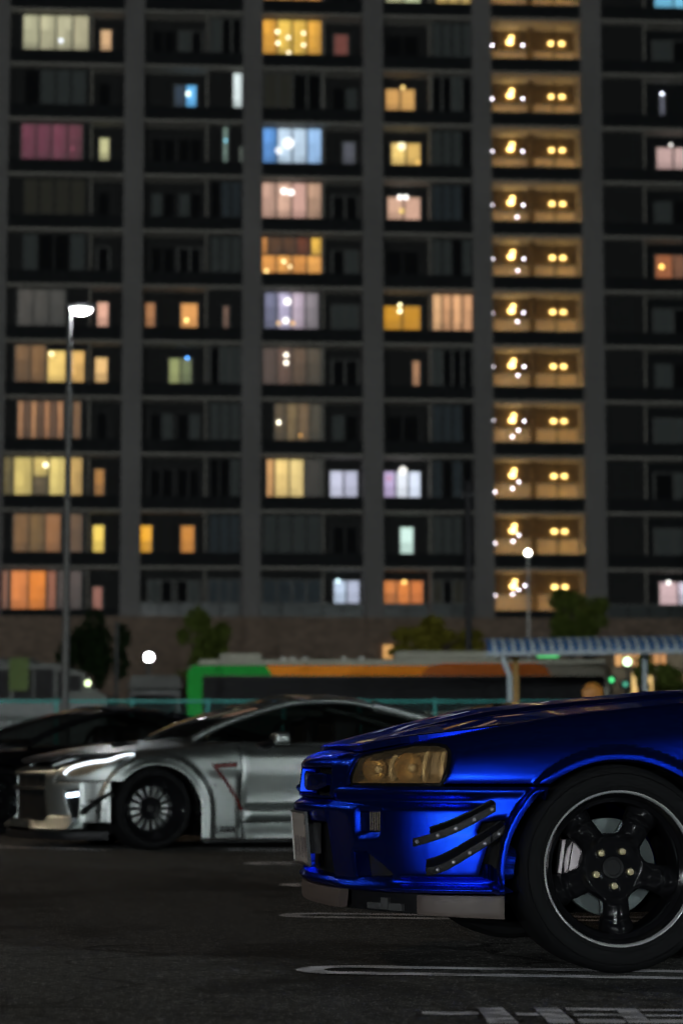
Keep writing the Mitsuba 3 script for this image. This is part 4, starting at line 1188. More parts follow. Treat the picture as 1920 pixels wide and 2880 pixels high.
# wheels
def wheel_blue(cx, sgn, steer=0.0):
    key = numbered(CAR + '__wheel')
    Rt, Rl = 0.317, 0.236
    tf = lambda mm: BF((lambda q: (q.apply_transform(trimesh.transformations.rotation_matrix(steer, (0, 0, 1))), q.apply_translation((cx, 0.855, 0.3195)), q)[2])(mm) if sgn > 0 else mirror((lambda q: (q.apply_translation((cx, 0.855, 0.3195)), q)[1])(mm)))
    prof = [(0.226, -0.012), (0.236, 0.004), (0.246, 0.012), (0.262, 0.017), (0.280, 0.017), (0.296, 0.010), (0.308, -0.004), (0.3155, -0.022), (Rt, -0.05), (Rt, -0.20), (0.3155, -0.222), (0.300, -0.245), (0.27, -0.252), (0.24, -0.24), (0.226, -0.228)]
    scene[key] = mikit.ply(tf(lathe(prof, 96)), 'tyre_rubber', smooth=35)
    ribs = []
    for rr in (0.250, 0.289):
        ribs.append(lathe([(rr - 0.0016, 0.0125), (rr, 0.0185 if rr > .27 else 0.0155), (rr + 0.0016, 0.0125)], 96))
    put(key + '__sidewall_rib', tf(trimesh.util.concatenate(ribs)), 'tyre_rubber', smooth=35)
    put(key + '__rim_lip', tf(lathe([(0.2305, -0.010), (0.2375, -0.001), (0.2385, 0.004), (0.2365, 0.0075), (0.2325, 0.007), (0.2300, 0.002), (0.2285, -0.006)], 128)), 'rim_lip', smooth=60)
    put(key + '__rim_barrel', tf(lathe([(0.2290, -0.005), (0.2262, -0.014), (0.2180, -0.022), (0.2150, -0.032), (0.2020, -0.040), (0.1960, -0.060), (0.1960, -0.150), (0.215, -0.19), (0.228, -0.235)], 96)), 'black_gloss', smooth=35)
    base = math.radians(-86)
    hub = sg.Point(0, 0).buffer(0.104, 32)
    for k in range(5):
        a = base + k * 2 * math.pi / 5
        c, s = math.cos(a), math.sin(a)
        pts = [(0.0, -0.044), (0.10, -0.041), (0.150, -0.042), (0.180, -0.050), (0.1975, -0.068), (0.2035, 0.0), (0.1975, 0.068), (0.180, 0.050), (0.150, 0.042), (0.10, 0.041), (0.0, 0.044)]
        hub = hub.union(sg.Polygon([(-(x * c - y * s), x * s + y * c) for x, y in pts]))
    hub = hub.buffer(-0.016, 8).buffer(0.032, 8).buffer(-0.016, 8)
    for k in range(5):
        a = base + k * 2 * math.pi / 5
        hub = hub.difference(sg.Point(-0.057 * math.cos(a), 0.057 * math.sin(a)).buffer(0.0125, 12))
    hub = hub.difference(sg.Point(0, 0).buffer(0.034, 24))

    def face(x, z):
        r = np.hypot(x, z)
        y = -0.074 + 0.026 * sstep(0.085, 0.115, r) + 0.010 * sstep(0.12, 0.20, r) - 0.010 * sstep(0.150, 0.158, r) * (1 - sstep(0.166, 0.176, r))
        ang = np.arctan2(z, -x)
        w_ = np.minimum.reduce([abs((ang - (base + k * 2 * math.pi / 5) + math.pi) % (2 * math.pi) - math.pi) for k in range(5)]) * r
        y = y - 0.014 * (w_ / 0.032) ** 2 * sstep(0.09, 0.11, r)
        return np.stack([x, y, z], 1), np.tile([0, 1.0, 0], (len(x), 1))
    put(key + '__spokes', tf(panel(hub, face, 0.006, 0.035, 0.003)), 'black_gloss', smooth=True)
    put(key + '__centre_cap', tf(lathe([(0.0, -0.076), (0.024, -0.076), (0.026, -0.072), (0.033, -0.071), (0.035, -0.076), (0.035, -0.09)], 40)), 'black_satin', smooth=35)
    put(key + '__hub', tf(lathe([(0.0, -0.098), (0.080, -0.098), (0.080, -0.12)], 40)), 'black_satin', smooth=35)
    for k in range(5):
        a = base + k * 2 * math.pi / 5
        n_ = lathe([(0.0, -0.068), (0.0055, -0.068), (0.0062, -0.069), (0.0066, -0.066), (0.0098, -0.067), (0.0104, -0.072), (0.0104, -0.098)], 20)
        n_.apply_translation((-0.057 * math.cos(a), 0, 0.057 * math.sin(a)))
        put(key + '__lug_nut', tf(n_), 'gold_nut', smooth=35)
    put(key + '__brake_disc', tf(lathe([(0.075, -0.132), (0.150, -0.132), (0.152, -0.135), (0.152, -0.158), (0.150, -0.161), (0.075, -0.161)], 96)), 'disc_steel', smooth=35)
    # caliper with its two clamped halves, on the leading side of the disc
    g1 = sg.Polygon([(0.142, 0.085), (0.152, 0.086), (0.167, -0.015), (0.157, -0.020)])
    g2 = sg.Polygon([(0.116, 0.083), (0.105, 0.068), (0.090, 0.040), (0.094, 0.015), (0.102, -0.008), (0.118, -0.016), (0.146, -0.020), (0.147, 0.02), (0.135, 0.06)])
    cal = []
    for g in (g1, g2):
        mm = trimesh.creation.extrude_polygon(g.buffer(-0.002).buffer(0.002, 4), 0.024, engine='earcut')
        v = np.array(mm.vertices)
        mm.vertices = np.c_[v[:, 0], -0.123 + v[:, 2], v[:, 1]]
        cal.append(mm)
    mm = trimesh.creation.extrude_polygon(sg.Polygon([(0.10, 0.08), (0.16, 0.084), (0.172, -0.016), (0.10, -0.016)]), 0.02, engine='earcut')
    v = np.array(mm.vertices)
    mm.vertices = np.c_[v[:, 0], -0.128 + v[:, 2], v[:, 1]]
    kc = put(key + '__caliper', tf(trimesh.util.concatenate(cal)), 'caliper_grey')
    put(key + '__caliper_body', tf(mm), 'black_satin')
    put(key + '__caliper_groove', tf(tube([(0.119, -0.0985, 0.078), (0.137, -0.0985, -0.016)], 0.0016, 6)), 'black_void')
    put(key + '__hub_carrier', tf(lathe([(0.0, -0.165), (0.07, -0.165), (0.07, -0.2), (0.0, -0.2)], 24)), 'black_trim')
    if cx > -1 and sgn > 0:
        # small white letters up the lowest spoke
        t = meshkit.text_mesh('RAYS', 0.010, 0.0008)
        v = np.array(t.vertices)
        v = np.c_[v[:, 1], v[:, 2], v[:, 0]]                       # reads upwards along the spoke, seen from outside
        t.vertices = v
        t.apply_translation((-0.001, -0.0385, -0.170))
        put(key + '__lettering', tf(t), 'white_metal')
    return key


for cx in (0.02, -2.645):
    for sgn in (1, -1):
        wheel_blue(cx, sgn)
# wheel housings
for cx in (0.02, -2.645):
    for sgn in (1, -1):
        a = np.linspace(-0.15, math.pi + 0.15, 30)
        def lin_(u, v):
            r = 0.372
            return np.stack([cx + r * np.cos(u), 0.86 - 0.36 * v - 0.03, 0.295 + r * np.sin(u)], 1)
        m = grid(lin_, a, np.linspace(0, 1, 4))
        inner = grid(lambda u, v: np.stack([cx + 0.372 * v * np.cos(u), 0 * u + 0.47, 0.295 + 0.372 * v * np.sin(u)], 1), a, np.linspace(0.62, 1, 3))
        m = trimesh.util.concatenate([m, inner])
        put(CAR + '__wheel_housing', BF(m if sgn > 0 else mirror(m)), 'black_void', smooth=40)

# doors, rear quarters, sills
for sgn in (1, -1):
    fx = (lambda mm: mm) if sgn > 0 else mirror
    d = sg.Polygon([(S_DOOR, 0.30), (S_DOOR2, 0.30)] + top_poly(S_DOOR, S_DOOR2, 0))
    put(CAR + '__door', BF(fx(panel(d, fs, 0.02, 0.03))), 'blue_paint', smooth=True)
    q = sg.Polygon([(S_DOOR2 + 0.005, 0.24), (BS.len - 0.02, 0.24)] + top_poly(S_DOOR2 + 0.005, BS.len - 0.02, 0)).difference(arch_r).difference(low(SR))
    q = max(getattr(q, 'geoms', [q]), key=lambda g: g.area)
    put(CAR + '__rear_quarter', BF(fx(panel(q, fs, 0.02, 0.03))), 'blue_paint', smooth=True)
    sl_ = sg.Polygon([(SW + AR + 0.006, 0.15), (SR - AR - 0.006, 0.15), (SR - AR - 0.006, 0.236), (S_DOOR2, 0.236), (S_DOOR2, 0.295), (S_DOOR, 0.295), (S_DOOR, 0.236), (SW + AR + 0.006, 0.236)])
    put(CAR + '__sill', BF(fx(panel(sl_, BS.surf(lambda s, z: 0.012 + 0 * s), 0.02, 0.03))), 'blue_paint', smooth=True)
RAIL = [(-0.80, 0.70, 0.885), (-1.05, 0.66, 1.08), (-1.30, 0.60, 1.24), (-1.42, 0.575, 1.285), (-1.9, 0.56, 1.325), (-2.3, 0.57, 1.29), (-2.45, 0.585, 1.25), (-2.85, 0.66, 1.02), (-3.0, 0.69, 0.93)]


def greenhouse(key, F, rail, cut, zbelt, paint, glass, crown=0.035, bow=0.10, side_glass=True):
    """Windscreen, roof, rear window and side windows between two rails; cut = indices where glass changes to roof."""
    r = np.array(rail, float)
    t = np.r_[0, np.cumsum(np.linalg.norm(np.diff(r, axis=0), axis=1))]
    sp = PchipInterpolator(t, r)

    def fn(u, v):
        q = sp(u)
        c = 1 - v ** 2
        front = 1 - 2 * np.clip((u - t[0]) / (t[-1] - t[0]), 0, 1)
        return np.stack([q[:, 0] + bow * c * front, q[:, 1] * v, q[:, 2] + crown * c], 1)
    i, j = cut
    put(key + '__windscreen', F(grid(fn, np.linspace(t[0], t[i], 16), np.linspace(-0.97, 0.97, 24))), glass, smooth=True)
    put(key + '__roof', F(slab(grid(fn, np.linspace(t[i] + 0.004, t[j] - 0.004, 20), np.linspace(-1, 1, 24)), 0.02)), paint, smooth=40)
    put(key + '__rear_window', F(grid(fn, np.linspace(t[j], t[-1], 12), np.linspace(-0.97, 0.97, 24))), glass, smooth=True)
    for sgn in (1, -1):
        pil = tube([p * [1, sgn, 1] for p in sp(np.linspace(t[0], t[i], 12))], 0.028, 10)
        put(key + '__windscreen_pillar', F(pil), paint, smooth=40)
        pil = tube([p * [1, sgn, 1] for p in sp(np.linspace(t[j], t[-1], 12))], 0.045, 10)
        put(key + '__rear_pillar', F(pil), paint, smooth=40)
        put(key + '__roof_rail', F(tube([p * [1, sgn, 1] for p in sp(np.linspace(t[i], t[j], 14))], 0.022, 10)), paint, smooth=40)
        if side_glass:
            us = np.linspace(t[0] + 0.02, t[-1] - 0.02, 40)

            def sd(u, v):
                q = sp(u)
                zb = zbelt(q[:, 0])
                return np.stack([q[:, 0], sgn * (q[:, 1] + (0.11 + (0.78 - 0.66) * 0) * (1 - v) * np.clip((q[:, 2] - zb) / 0.35, 0, 1)), zb + (q[:, 2] - zb) * v], 1)
            put(key + '__side_window', F(grid(sd, us, np.linspace(0, 0.97, 8))), glass, smooth=True)
    return sp, t


greenhouse(CAR, BF, RAIL, (3, 6), lambda x: np.interp(-x, [0.8, 3.0], [0.875, 0.92]), 'blue_paint', 'car_glass')
put(CAR + '__cabin', BF([bevel_box(-1.35, -0.85, -0.62, 0.62, 0.60, 0.87, 0.05), bevel_box(-2.0, -1.75, 0.12, 0.58, 0.35, 1.12, 0.08), bevel_box(-2.0, -1.75, -0.58, -0.12, 0.35, 1.12, 0.08), box(-3.0, -0.7, -0.70, 0.70, 0.28, 0.32)]), 'black_trim', smooth=30)
put(CAR + '__boot_lid', BF(panel(sg.Polygon([(-2.9, -.70), (-2.9, .70), (-3.5, .66), (-3.6, 0), (-3.5, -.66)]), sheet(lambda x, y: 0.93 - 0.04 * (y / 0.7) ** 2 - 0.05 * np.clip(-x - 2.9, 0, 1)), 0.04, 0.03)), 'blue_paint', smooth=True)
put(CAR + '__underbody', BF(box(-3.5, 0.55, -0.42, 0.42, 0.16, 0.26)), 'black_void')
# ---------------------------------------------------------------- the other parked cars: one low wide coupe form
car_paint('silver_paint', (0.55, 0.59, 0.575), 0.24, (0.05, 0.054, 0.052), 0.004, 0.85)
car_paint('black_paint', (0.012, 0.012, 0.014), 0.2, (0.004, 0.004, 0.005))
matt('carbon_bonnet', (0.010, 0.010, 0.011), 0.22, 0.5)
matt('red_trim', (0.055, 0.004, 0.004), 0.4)
matt('decal_black', (0.003, 0.003, 0.003), 0.7, 0.1)
CS = Side([(0.83, 0), (.82, .2), (.775, .38), (.69, .56), (.57, .72), (.45, .83), (.35, .885), (.22, .90), (0, .90), (-.45, .885), (-.75, .85), (-1.3, .85), (-2.0, .87), (-2.56, .895), (-3.0, .86), (-3.35, .70), (-3.48, .4), (-3.5, .02)])
CW, CZ, CR = 1.413, 0.285, 0.336
CRS = float(CS.s_of_x(-2.56))
C_DOOR, C_DOOR2 = 2.09, 3.30
c_arch, c_arch2 = sg.Point(CW, CZ).buffer(CR, 40), sg.Point(CRS, CZ).buffer(CR, 40)
c_low = lambda c: sg.box(c - CR, -0.2, c + CR, CZ)


def c_shoulder(s):
    return np.interp(s, [0.0, 0.53, 0.8, 1.2, 1.5, 1.8, 2.1, 2.8, 3.6, 4.2, 4.8, 5.6], [0.60, 0.615, .665, .712, .735, .752, .785, .79, .82, .83, .82, .78])


def c_off(s, z):
    zs = c_shoulder(s)
    t = np.clip((z - 0.52) / (zs - 0.52), 0, 1)
    o = -0.10 * (0.3 * t ** 2 + 0.7 * t ** 6)
    for c in (CW, CRS):      # bolted-on arches with a hard edge
        d = np.where(z < CZ, abs(s - c), np.hypot(s - c, z - CZ)) - CR
        o = o + 0.030 * (1 - sstep(0.07, 0.10, d)) + 0.014 * (1 - sstep(0.018, 0.03, d))
    o = o + 0.030 * sstep(CW + 0.3, CW + 0.42, s) * (1 - sstep(2.02, 2.09, s)) * sstep(0.60, 0.5, z)
    # door: crease, hollow and the kick out at the sill
    w_ = sstep(2.06, 2.14, s) * (1 - sstep(3.4, 3.6, s))
    o = o + w_ * (0.020 * sstep(0.74, 0.68, z) - 0.045 * sstep(0.60, 0.36, z) + 0.070 * sstep(0.335, 0.28, z) - 0.02 * sstep(0.25, 0.2, z))
    return o


def c_bump(s, z):
    a = abs(s)
    o = c_off(a, z) + 0.004
    o = o + 0.10 * np.clip((0.245 - z) / 0.09, 0, 1) * (1 - sstep(0.80, 0.86, a)) * sstep(0.2, 0.5, a)
    return o - 0.012 * sstep(0.844, 0.854, a) * (1 - sstep(0.9, 1.0, a))


def coupe(key, F, paint, bonnet, extras=False, steer=0.0):
    surf, bsurf = CS.surf(c_off), CS.surf(c_bump)
    both = (1, -1)
    cell = 0.018 if extras else 0.03
    hl = P((0.698, .558), (0.743, .590), (0.869, .633), (0.976, .648), (1.051, .656), (1.144, .684), (1.250, .697), (1.011, .616), (0.892, .563), (0.753, .537))
    fp = sg.Polygon([(0.60, .50), (CW, .50), (CW, .08), (C_DOOR - 0.006, .08)] + [(a, float(c_shoulder(a))) for a in np.linspace(C_DOOR - 0.006, 0.60, 40)])
    fp = fp.difference(c_arch).difference(c_low(CW)).difference(hl.buffer(0.004))
    fp = max(getattr(fp, 'geoms', [fp]), key=lambda g: g.area)
    m = panel(fp, surf, cell, 0.03)
    GR1 = rounded(P((-0.49, .462), (0.49, .462), (0.505, .552), (-0.505, .552)), 0.02)
    GR2 = rounded(P((-0.53, .215), (0.53, .215), (0.49, .438), (-0.49, .438)), 0.02)
    VN = rounded(P((0.700, .430), (0.826, .442), (0.828, .372), (0.822, .228), (0.768, .238), (0.728, .332)), 0.006)
    bp = sg.box(-1.075, 0.155, 1.075, 0.495).union(P((-0.595, .49), (0.595, .49), (0.64, .565), (0.55, .612), (-0.55, .612), (-0.64, .565))).difference(GR1).difference(GR2)
    bp = bp.difference(sg.box(0.86, .1, 1.2, .2)).difference(sg.box(-1.2, .1, -0.86, .2))
    for g in (VN, flip(VN)):
        bp = bp.difference(g)
    for c in (CW, -CW):
        bp = bp.difference(sg.Point(c, CZ).buffer(CR, 40)).difference(c_low(c))
    bp = max(getattr(bp, 'geoms', [bp]), key=lambda g: g.area)
    put(key + '__bumper', F(panel(bp, bsurf, cell, 0.04)), paint, smooth=True)
    put(key + '__grille', F([panel(g.buffer(0.01), CS.surf(lambda s, z: 0 * s - 0.04), 0.04, 0, 0) for g in (GR1, GR2)]), 'black_void', smooth=True)
    put(key + '__grille_bar', F(panel(P((-0.5, .440), (0.5, .440), (0.5, .456), (-0.5, .456)), CS.surf(lambda s, z: 0.012 + 0 * s), 0.03, 0.02)), 'chrome' if extras else 'black_gloss', smooth=True)
    put(key + '__splitter', F([panel(sg.box(-1.06, 0.075, 1.06, 0.135), CS.surf(lambda s, z: -0.02 + 0.07 * (1 - sstep(0.7, 1.0, abs(s)))), 0.03, 0.02)]), 'black_satin', smooth=True)
    for sgn in both:
        fx = (lambda mm: mm) if sgn > 0 else mirror
        put(key + '__fender', F(fx(m)), paint, smooth=True)
        kh = put(key + '__headlight', F(fx(panel(hl.buffer(0.006), CS.surf(lambda s, z: c_off(s, z) - 0.025), 0.02, 0, 0))), 'black_gloss' if not extras else 'plate_metal', smooth=True)
        put(kh + '__lens', F(fx(panel(hl.buffer(0.003), CS.surf(lambda s, z: c_off(s, z) - 0.002), 0.02, 0, 0))), 'lens_clear', smooth=True)
        put(key + '__front_vent', F(fx(panel(VN.buffer(0.008), CS.surf(lambda s, z: 0 * s - 0.035), 0.03, 0, 0))), 'black_void', smooth=True)
        if extras:
            pts = np.array([(0.700, .553), (0.716, .572), (0.755, .597), (0.82, .617), (0.90, .635), (0.976, .645), (1.051, .653), (1.144, .681), (1.262, .698)])
            sp_ = CubicSpline(np.arange(len(pts)), pts)(np.linspace(0, len(pts) - 1, 40))
            pp_, nn_ = CS.at(sp_[:, 0])
            q = pp_ + nn_ * (c_off(sp_[:, 0], sp_[:, 1]) + 0.006)[:, None]
            put(kh + '__led_strip', F(fx(tube(np.c_[q, sp_[:, 1]], np.r_[0.013, np.full(30, 0.0105), np.linspace(0.0105, 0.006, 9)], 8))), 'lamp_shell', smooth=True, emit=(2.2, 2.5, 2.75), weight=0.6)
            put(key + '__running_light', F(fx(panel(rounded(P((0.716, .380), (0.830, .392), (0.824, .424), (0.712, .410)), 0.008), CS.surf(lambda s, z: c_bump(s, z) - 0.004), 0.02, 0.01))), 'lamp_shell', smooth=True, emit=(3.2, 4.2, 5.2), weight=1.0)
            # bumper blade and its two thin stays
            cs_ = np.array([(0.850, .250), (0.90, .272), (0.95, .312), (1.0, .350), (1.06, .388), (1.09, .412)])
            u = np.linspace(0, 1, 24)

            def blade(uu, v):
                s = np.interp(uu, np.linspace(0, 1, 6), cs_[:, 0]); z = np.interp(uu, np.linspace(0, 1, 6), cs_[:, 1])
                p, n = CS.at(s)
                return np.c_[p + n * (c_off(s, z) + 0.075 * v * np.minimum(1, 0.25 + 6 * np.minimum(uu, 1 - uu)))[:, None], z + 0.022 * v]
            put(key + '__canard', F(fx(slab(grid(blade, u, np.linspace(0, 1, 4)), 0.007))), 'black_satin', smooth=30)
            for (a, b) in (((0.86, .325), (0.915, .285)), ((0.955, .285), (1.05, .245)), ((0.90, .355), (1.05, .372))):
                p, n = CS.at(np.array([a[0], b[0]]))
                q = p + n * 0.012
                put(key + '__stay', F(fx(tube([(q[0, 0], q[0, 1], a[1]), (q[1, 0], q[1, 1], b[1])], 0.006, 6))), 'black_satin', smooth=True)
            # vent blade trim shaped like a seven
            for g in (P((1.845, .626), (2.046, .640), (2.046, .606), (1.888, .596)), P((1.845, .626), (1.888, .598), (2.094, .292), (2.080, .276))):
                put(key + '__vent_trim', F(fx(panel(g, CS.surf(lambda s, z: c_off(s, z) + 0.008), 0.012, 0.008, 0.002))), 'red_trim', smooth=True)
            t = meshkit.text_mesh('LBWK', 0.052, 0.001, bold=True)
            v = np.array(t.vertices)
            wd_ = v[:, 0].max() - v[:, 0].min()
            s_ = 1.862 + (v[:, 0] - v[:, 0].min()) / wd_ * 0.165
            if sgn < 0:
                s_ = 1.862 + 0.165 - (v[:, 0] - v[:, 0].min()) / wd_ * 0.165
            z_ = 0.115 + v[:, 1]
            p, n = CS.at(s_)
            t.vertices = np.c_[p + n * (c_off(s_, z_) + 0.006 + v[:, 2])[:, None], z_]
            put(key + '__lettering', F(fx(t)), 'decal_black')
            for (s0, z0) in ((1.66, .60), (1.79, .52), (1.86, .47), (1.60, .64), (1.24, .60)):
                p, n = CS.at(np.array([s0])); o_ = c_off(np.array([s0]), np.array([z0]))[0]
                r_ = trimesh.creation.icosphere(subdivisions=1, radius=0.009)
                r_.apply_translation((p[0, 0] + n[0, 0] * o_, p[0, 1] + n[0, 1] * o_, z0))
                put(key + '__arch_bolt', F(fx(r_)), 'steel', smooth=True)
        d = sg.Polygon([(C_DOOR, .20), (C_DOOR2, .20)] + [(a, float(c_shoulder(a))) for a in np.linspace(C_DOOR2, C_DOOR, 20)])
        put(key + '__door', F(fx(panel(d, surf, cell, 0.03))), paint, smooth=True)
        p, n = CS.at(np.array([3.0, 3.18]))
        hd = tube([(p[0, 0], p[0, 1] + 0.012, .665), (p[1, 0], p[1, 1] + 0.012, .67)], 0.012, 8)
        put(key + '__door_handle', F(fx(hd)), 'chrome' if extras else 'black_gloss', smooth=40)
        q = sg.Polygon([(C_DOOR2 + 0.006, .12), (CS.len - 0.02, .16)] + [(a, float(c_shoulder(a))) for a in np.linspace(CS.len - 0.02, C_DOOR2 + 0.006, 30)]).difference(c_arch2).difference(c_low(CRS))
        q = max(getattr(q, 'geoms', [q]), key=lambda g: g.area)
        put(key + '__rear_quarter', F(fx(panel(q, surf, 0.03, 0.03))), paint, smooth=True)
        put(key + '__sill', F(fx(panel(sg.Polygon([(C_DOOR + 0.004, .075), (CRS - CR - 0.01, .075), (CRS - CR - 0.01, .118), (C_DOOR2, .118), (C_DOOR2, .192), (C_DOOR + 0.004, .192)]), CS.surf(lambda s, z: 0.012 + 0.04 * sstep(0.18, 0.08, z)), 0.03, 0.03))), paint, smooth=True)
        put(key + '__side_skirt', F(fx(panel(sg.box(CW + CR + 0.01, 0.045, CRS - CR - 0.01, 0.07), CS.surf(lambda s, z: 0.06 + 0 * s), 0.05, 0.05))), 'black_satin', smooth=True)
        # door mirror
        mk = put(key + '__door_mirror', F(fx(bevel_box(-1.03, -0.90, 0.80, 0.97, 0.765, 0.865, 0.035))), paint if extras else 'black_gloss', smooth=40)
        put(mk + '__arm', F(fx(tube([(-0.84, 0.76, 0.745), (-0.88, 0.84, 0.77), (-0.93, 0.88, 0.80)], [0.045, 0.036, 0.032], 10))), 'black_gloss', smooth=40)
    # bonnet
    sb_ = np.linspace(0.56, 2.06, 36)
    p, n = CS.at(sb_)
    ed = p + n * c_off(sb_, c_shoulder(sb_))[:, None]

    def bon(x, y):
        zc = np.interp(-x, [-.85, -.7, -.45, -.2, .2, .5, .75], [.625, .672, .728, .768, .804, .832, .85])
        ze = np.interp(x, CS.at(np.linspace(2.2, 0.3, 60))[0][:, 0], c_shoulder(np.linspace(2.2, 0.3, 60)))
        v = np.clip(abs(y) / 0.80, 0, 1.1)
        return zc - (zc - ze) * v ** 2.6 + 0.006 * sstep(0.05, -0.05, abs(y) - 0.42)
    ol = [(0.775 - 0.10 * (y / 0.5) ** 2, y) for y in np.linspace(-0.46, 0.46, 15)] + [(x, y - 0.004) for x, y in ed] + [(-0.44, y) for y in np.linspace(0.72, -0.72, 15)] + [(x, -y + 0.004) for x, y in ed[::-1]]
    put(key + '__bonnet', F(panel(sg.Polygon(ol).buffer(0), sheet(bon), 0.03, 0.02, 0.003)), bonnet, smooth=True)
    for (x, y, an) in ((0.10, 0.36, 0.2), (0.10, -0.36, -0.2)):
        put(key + '__bonnet_duct', F(bevel_box(x - 0.10, x + 0.10, y - 0.06, y + 0.06, float(bon(np.array([x]), np.array([y]))[0]) - 0.01, float(bon(np.array([x]), np.array([y]))[0]) + 0.014, 0.012)), 'black_satin', smooth=40)
    RA = [(-0.34, .66, .800), (-0.60, .63, .925), (-0.85, .595, 1.008), (-1.0, .575, 1.052), (-1.24, .55, 1.098), (-1.55, .545, 1.105), (-1.82, .555, 1.072), (-2.2, .59, .985), (-2.7, .65, .865), (-2.98, .69, .82)]
    greenhouse(key, F, RA, (4, 6), lambda x: np.interp(-x, [0.34, 3.0], [0.79, 0.815]), paint if extras else 'black_paint', 'car_glass', crown=0.045, bow=0.12)
    put(key + '__interior', F([bevel_box(-1.05, -0.55, -0.66, 0.66, 0.50, 0.80, 0.05), bevel_box(-1.75, -1.5, 0.12, 0.56, 0.30, 1.0, 0.08), bevel_box(-1.75, -1.5, -0.56, -0.12, 0.30, 1.0, 0.08), box(-2.9, -0.4, -0.7, 0.7, 0.2, 0.24)]), 'black_trim', smooth=30)
    st = lathe([(0.155, -0.016), (0.17, -0.016), (0.178, 0), (0.17, 0.016), (0.155, 0.016)], 32, closed=True)
    v = np.array(st.vertices); st.vertices = np.c_[v[:, 1], v[:, 0], v[:, 2]]
    st.apply_transform(trimesh.transformations.rotation_matrix(math.radians(-20), (0, 1, 0)))
    st.apply_translation((-1.12, 0.33, 0.80))
    put(key + '__steering_wheel', F(st), 'black_trim', smooth=40)
    put(key + '__boot_lid', F(panel(sg.Polygon([(-2.8, -.70), (-2.8, .70), (-3.3, .66), (-3.46, .2), (-3.46, -.2), (-3.3, -.66)]), sheet(lambda x, y: 0.825 - 0.03 * (y / 0.7) ** 2), 0.05, 0.03)), paint, smooth=True)
    wing = [slab(grid(lambda u, v: np.stack([-3.15 - 0.30 * v, u, 1.0 + 0.02 * v], 1), np.linspace(-0.72, 0.72, 9), np.linspace(0, 1, 4)), 0.02)] + [box(-3.35, -3.2, y - 0.015, y + 0.015, 0.80, 1.0) for y in (-0.5, 0.5)]
    if extras:
        put(key + '__rear_wing', F(wing), 'black_satin', smooth=30)
    put(key + '__underbody', F(box(-3.3, 0.5, -0.52, 0.52, 0.09, 0.2)), 'black_void')
    # wheels: dark deep dish with sixteen thin spokes over a pale brake disc
    for (cx, st_) in ((0.0, steer), (-2.56, 0.0)):
        for sgn in both:
            wk = numbered(key + '__wheel')

            def tf(mm, cx=cx, sgn=sgn, st_=st_):
                q = mm.copy()
                q.apply_transform(trimesh.transformations.rotation_matrix(st_ * (1 if sgn > 0 else -1), (0, 0, 1)))
                q.apply_translation((cx, 0.885, 0.300))
                return F(q if sgn > 0 else mirror(q))
            scene[wk] = mikit.ply(tf(lathe([(0.235, -0.014), (0.25, 0.008), (0.27, 0.012), (0.29, -0.006), (0.300, -0.04), (0.300, -0.24), (0.28, -0.262), (0.235, -0.25)], 56)), 'tyre_rubber', smooth=35)
            put(wk + '__rim_barrel', tf(lathe([(0.236, -0.012), (0.240, -0.003), (0.236, 0.0), (0.230, -0.006), (0.215, -0.02), (0.175, -0.07), (0.165, -0.085), (0.165, -0.22)], 56)), 'black_gloss', smooth=35)
            star = sg.Point(0, 0).buffer(0.082, 24)
            for k in range(16):
                a = k * math.pi / 8
                c, s = math.cos(a), math.sin(a)
                star = star.union(sg.Polygon([(x * c - y * s, x * s + y * c) for x, y in ((0.05, -0.0075), (0.168, -0.010), (0.168, 0.010), (0.05, 0.0075))]))
            put(wk + '__spokes', tf(panel(star, lambda x, z: (np.stack([x, -0.085 + 0.01 * sstep(.06, .1, np.hypot(x, z)), z], 1), np.tile([0, 1.0, 0], (len(x), 1))), 0.02, 0.025, 0)), 'black_gloss', smooth=True)
            put(wk + '__centre_cap', tf(lathe([(0, -0.07), (0.03, -0.072), (0.034, -0.085)], 24)), 'black_satin', smooth=35)
            put(wk + '__brake_disc', tf(lathe([(0.05, -0.135), (0.158, -0.135), (0.158, -0.16), (0.05, -0.16)], 48)), 'disc_pale' if extras else 'disc_steel', smooth=35)
            a = np.linspace(-0.1, math.pi + 0.1, 24)
            wl = grid(lambda u, v: np.stack([cx + 0.345 * np.cos(u), 0.86 - 0.4 * v, CZ + 0.345 * np.sin(u)], 1), a, np.linspace(0, 1, 3))
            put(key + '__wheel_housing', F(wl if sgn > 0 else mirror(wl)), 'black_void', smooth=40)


matt('disc_pale', (0.75, 0.78, 0.77), 0.45, metal=0.15)


def frame_at(px, py, y, yaw, wy=0.88):
    w_ = at(px, py, y)
    l_ = np.array([math.sin(yaw), -math.cos(yaw), 0])
    o = w_ - wy * l_
    o[2] = 0
    return Frame(o, yaw)


tag('silver_coupe', 'silver wide coupe with black bonnet and lit headlights, parked left of the blue nose', 'car')
coupe('silver_coupe', frame_at(436 / 1.2245, 2274 / 1.2245, 17.5, math.radians(20)), 'silver_paint', 'carbon_bonnet', True, math.radians(8))
DARK = 'dark coupes in the row behind'
tag('dark_coupe', 'black coupe parked behind the silver coupe at the left edge, its windscreen facing the camera', 'car', DARK)
coupe('dark_coupe', frame_at(8 / 1.2245, 2262 / 1.2245, 21.2, math.radians(31)), 'black_paint', 'black_paint')
tag('dark_coupe_001', 'black car of which only the dark roof shows above the bonnet of the blue car', 'car', DARK)
COUNT['dark_coupe'] = 2
coupe('dark_coupe_001', Frame((0.25, 23.4, 0.06), math.radians(4)), 'black_paint', 'black_paint')
tag('dark_coupe_002', 'black car cut off by the left edge, farthest back, only its tail in view', 'car', DARK)
coupe('dark_coupe_002', Frame((-6.95, 25.6, 0.06), math.radians(4)), 'black_paint', 'black_paint')

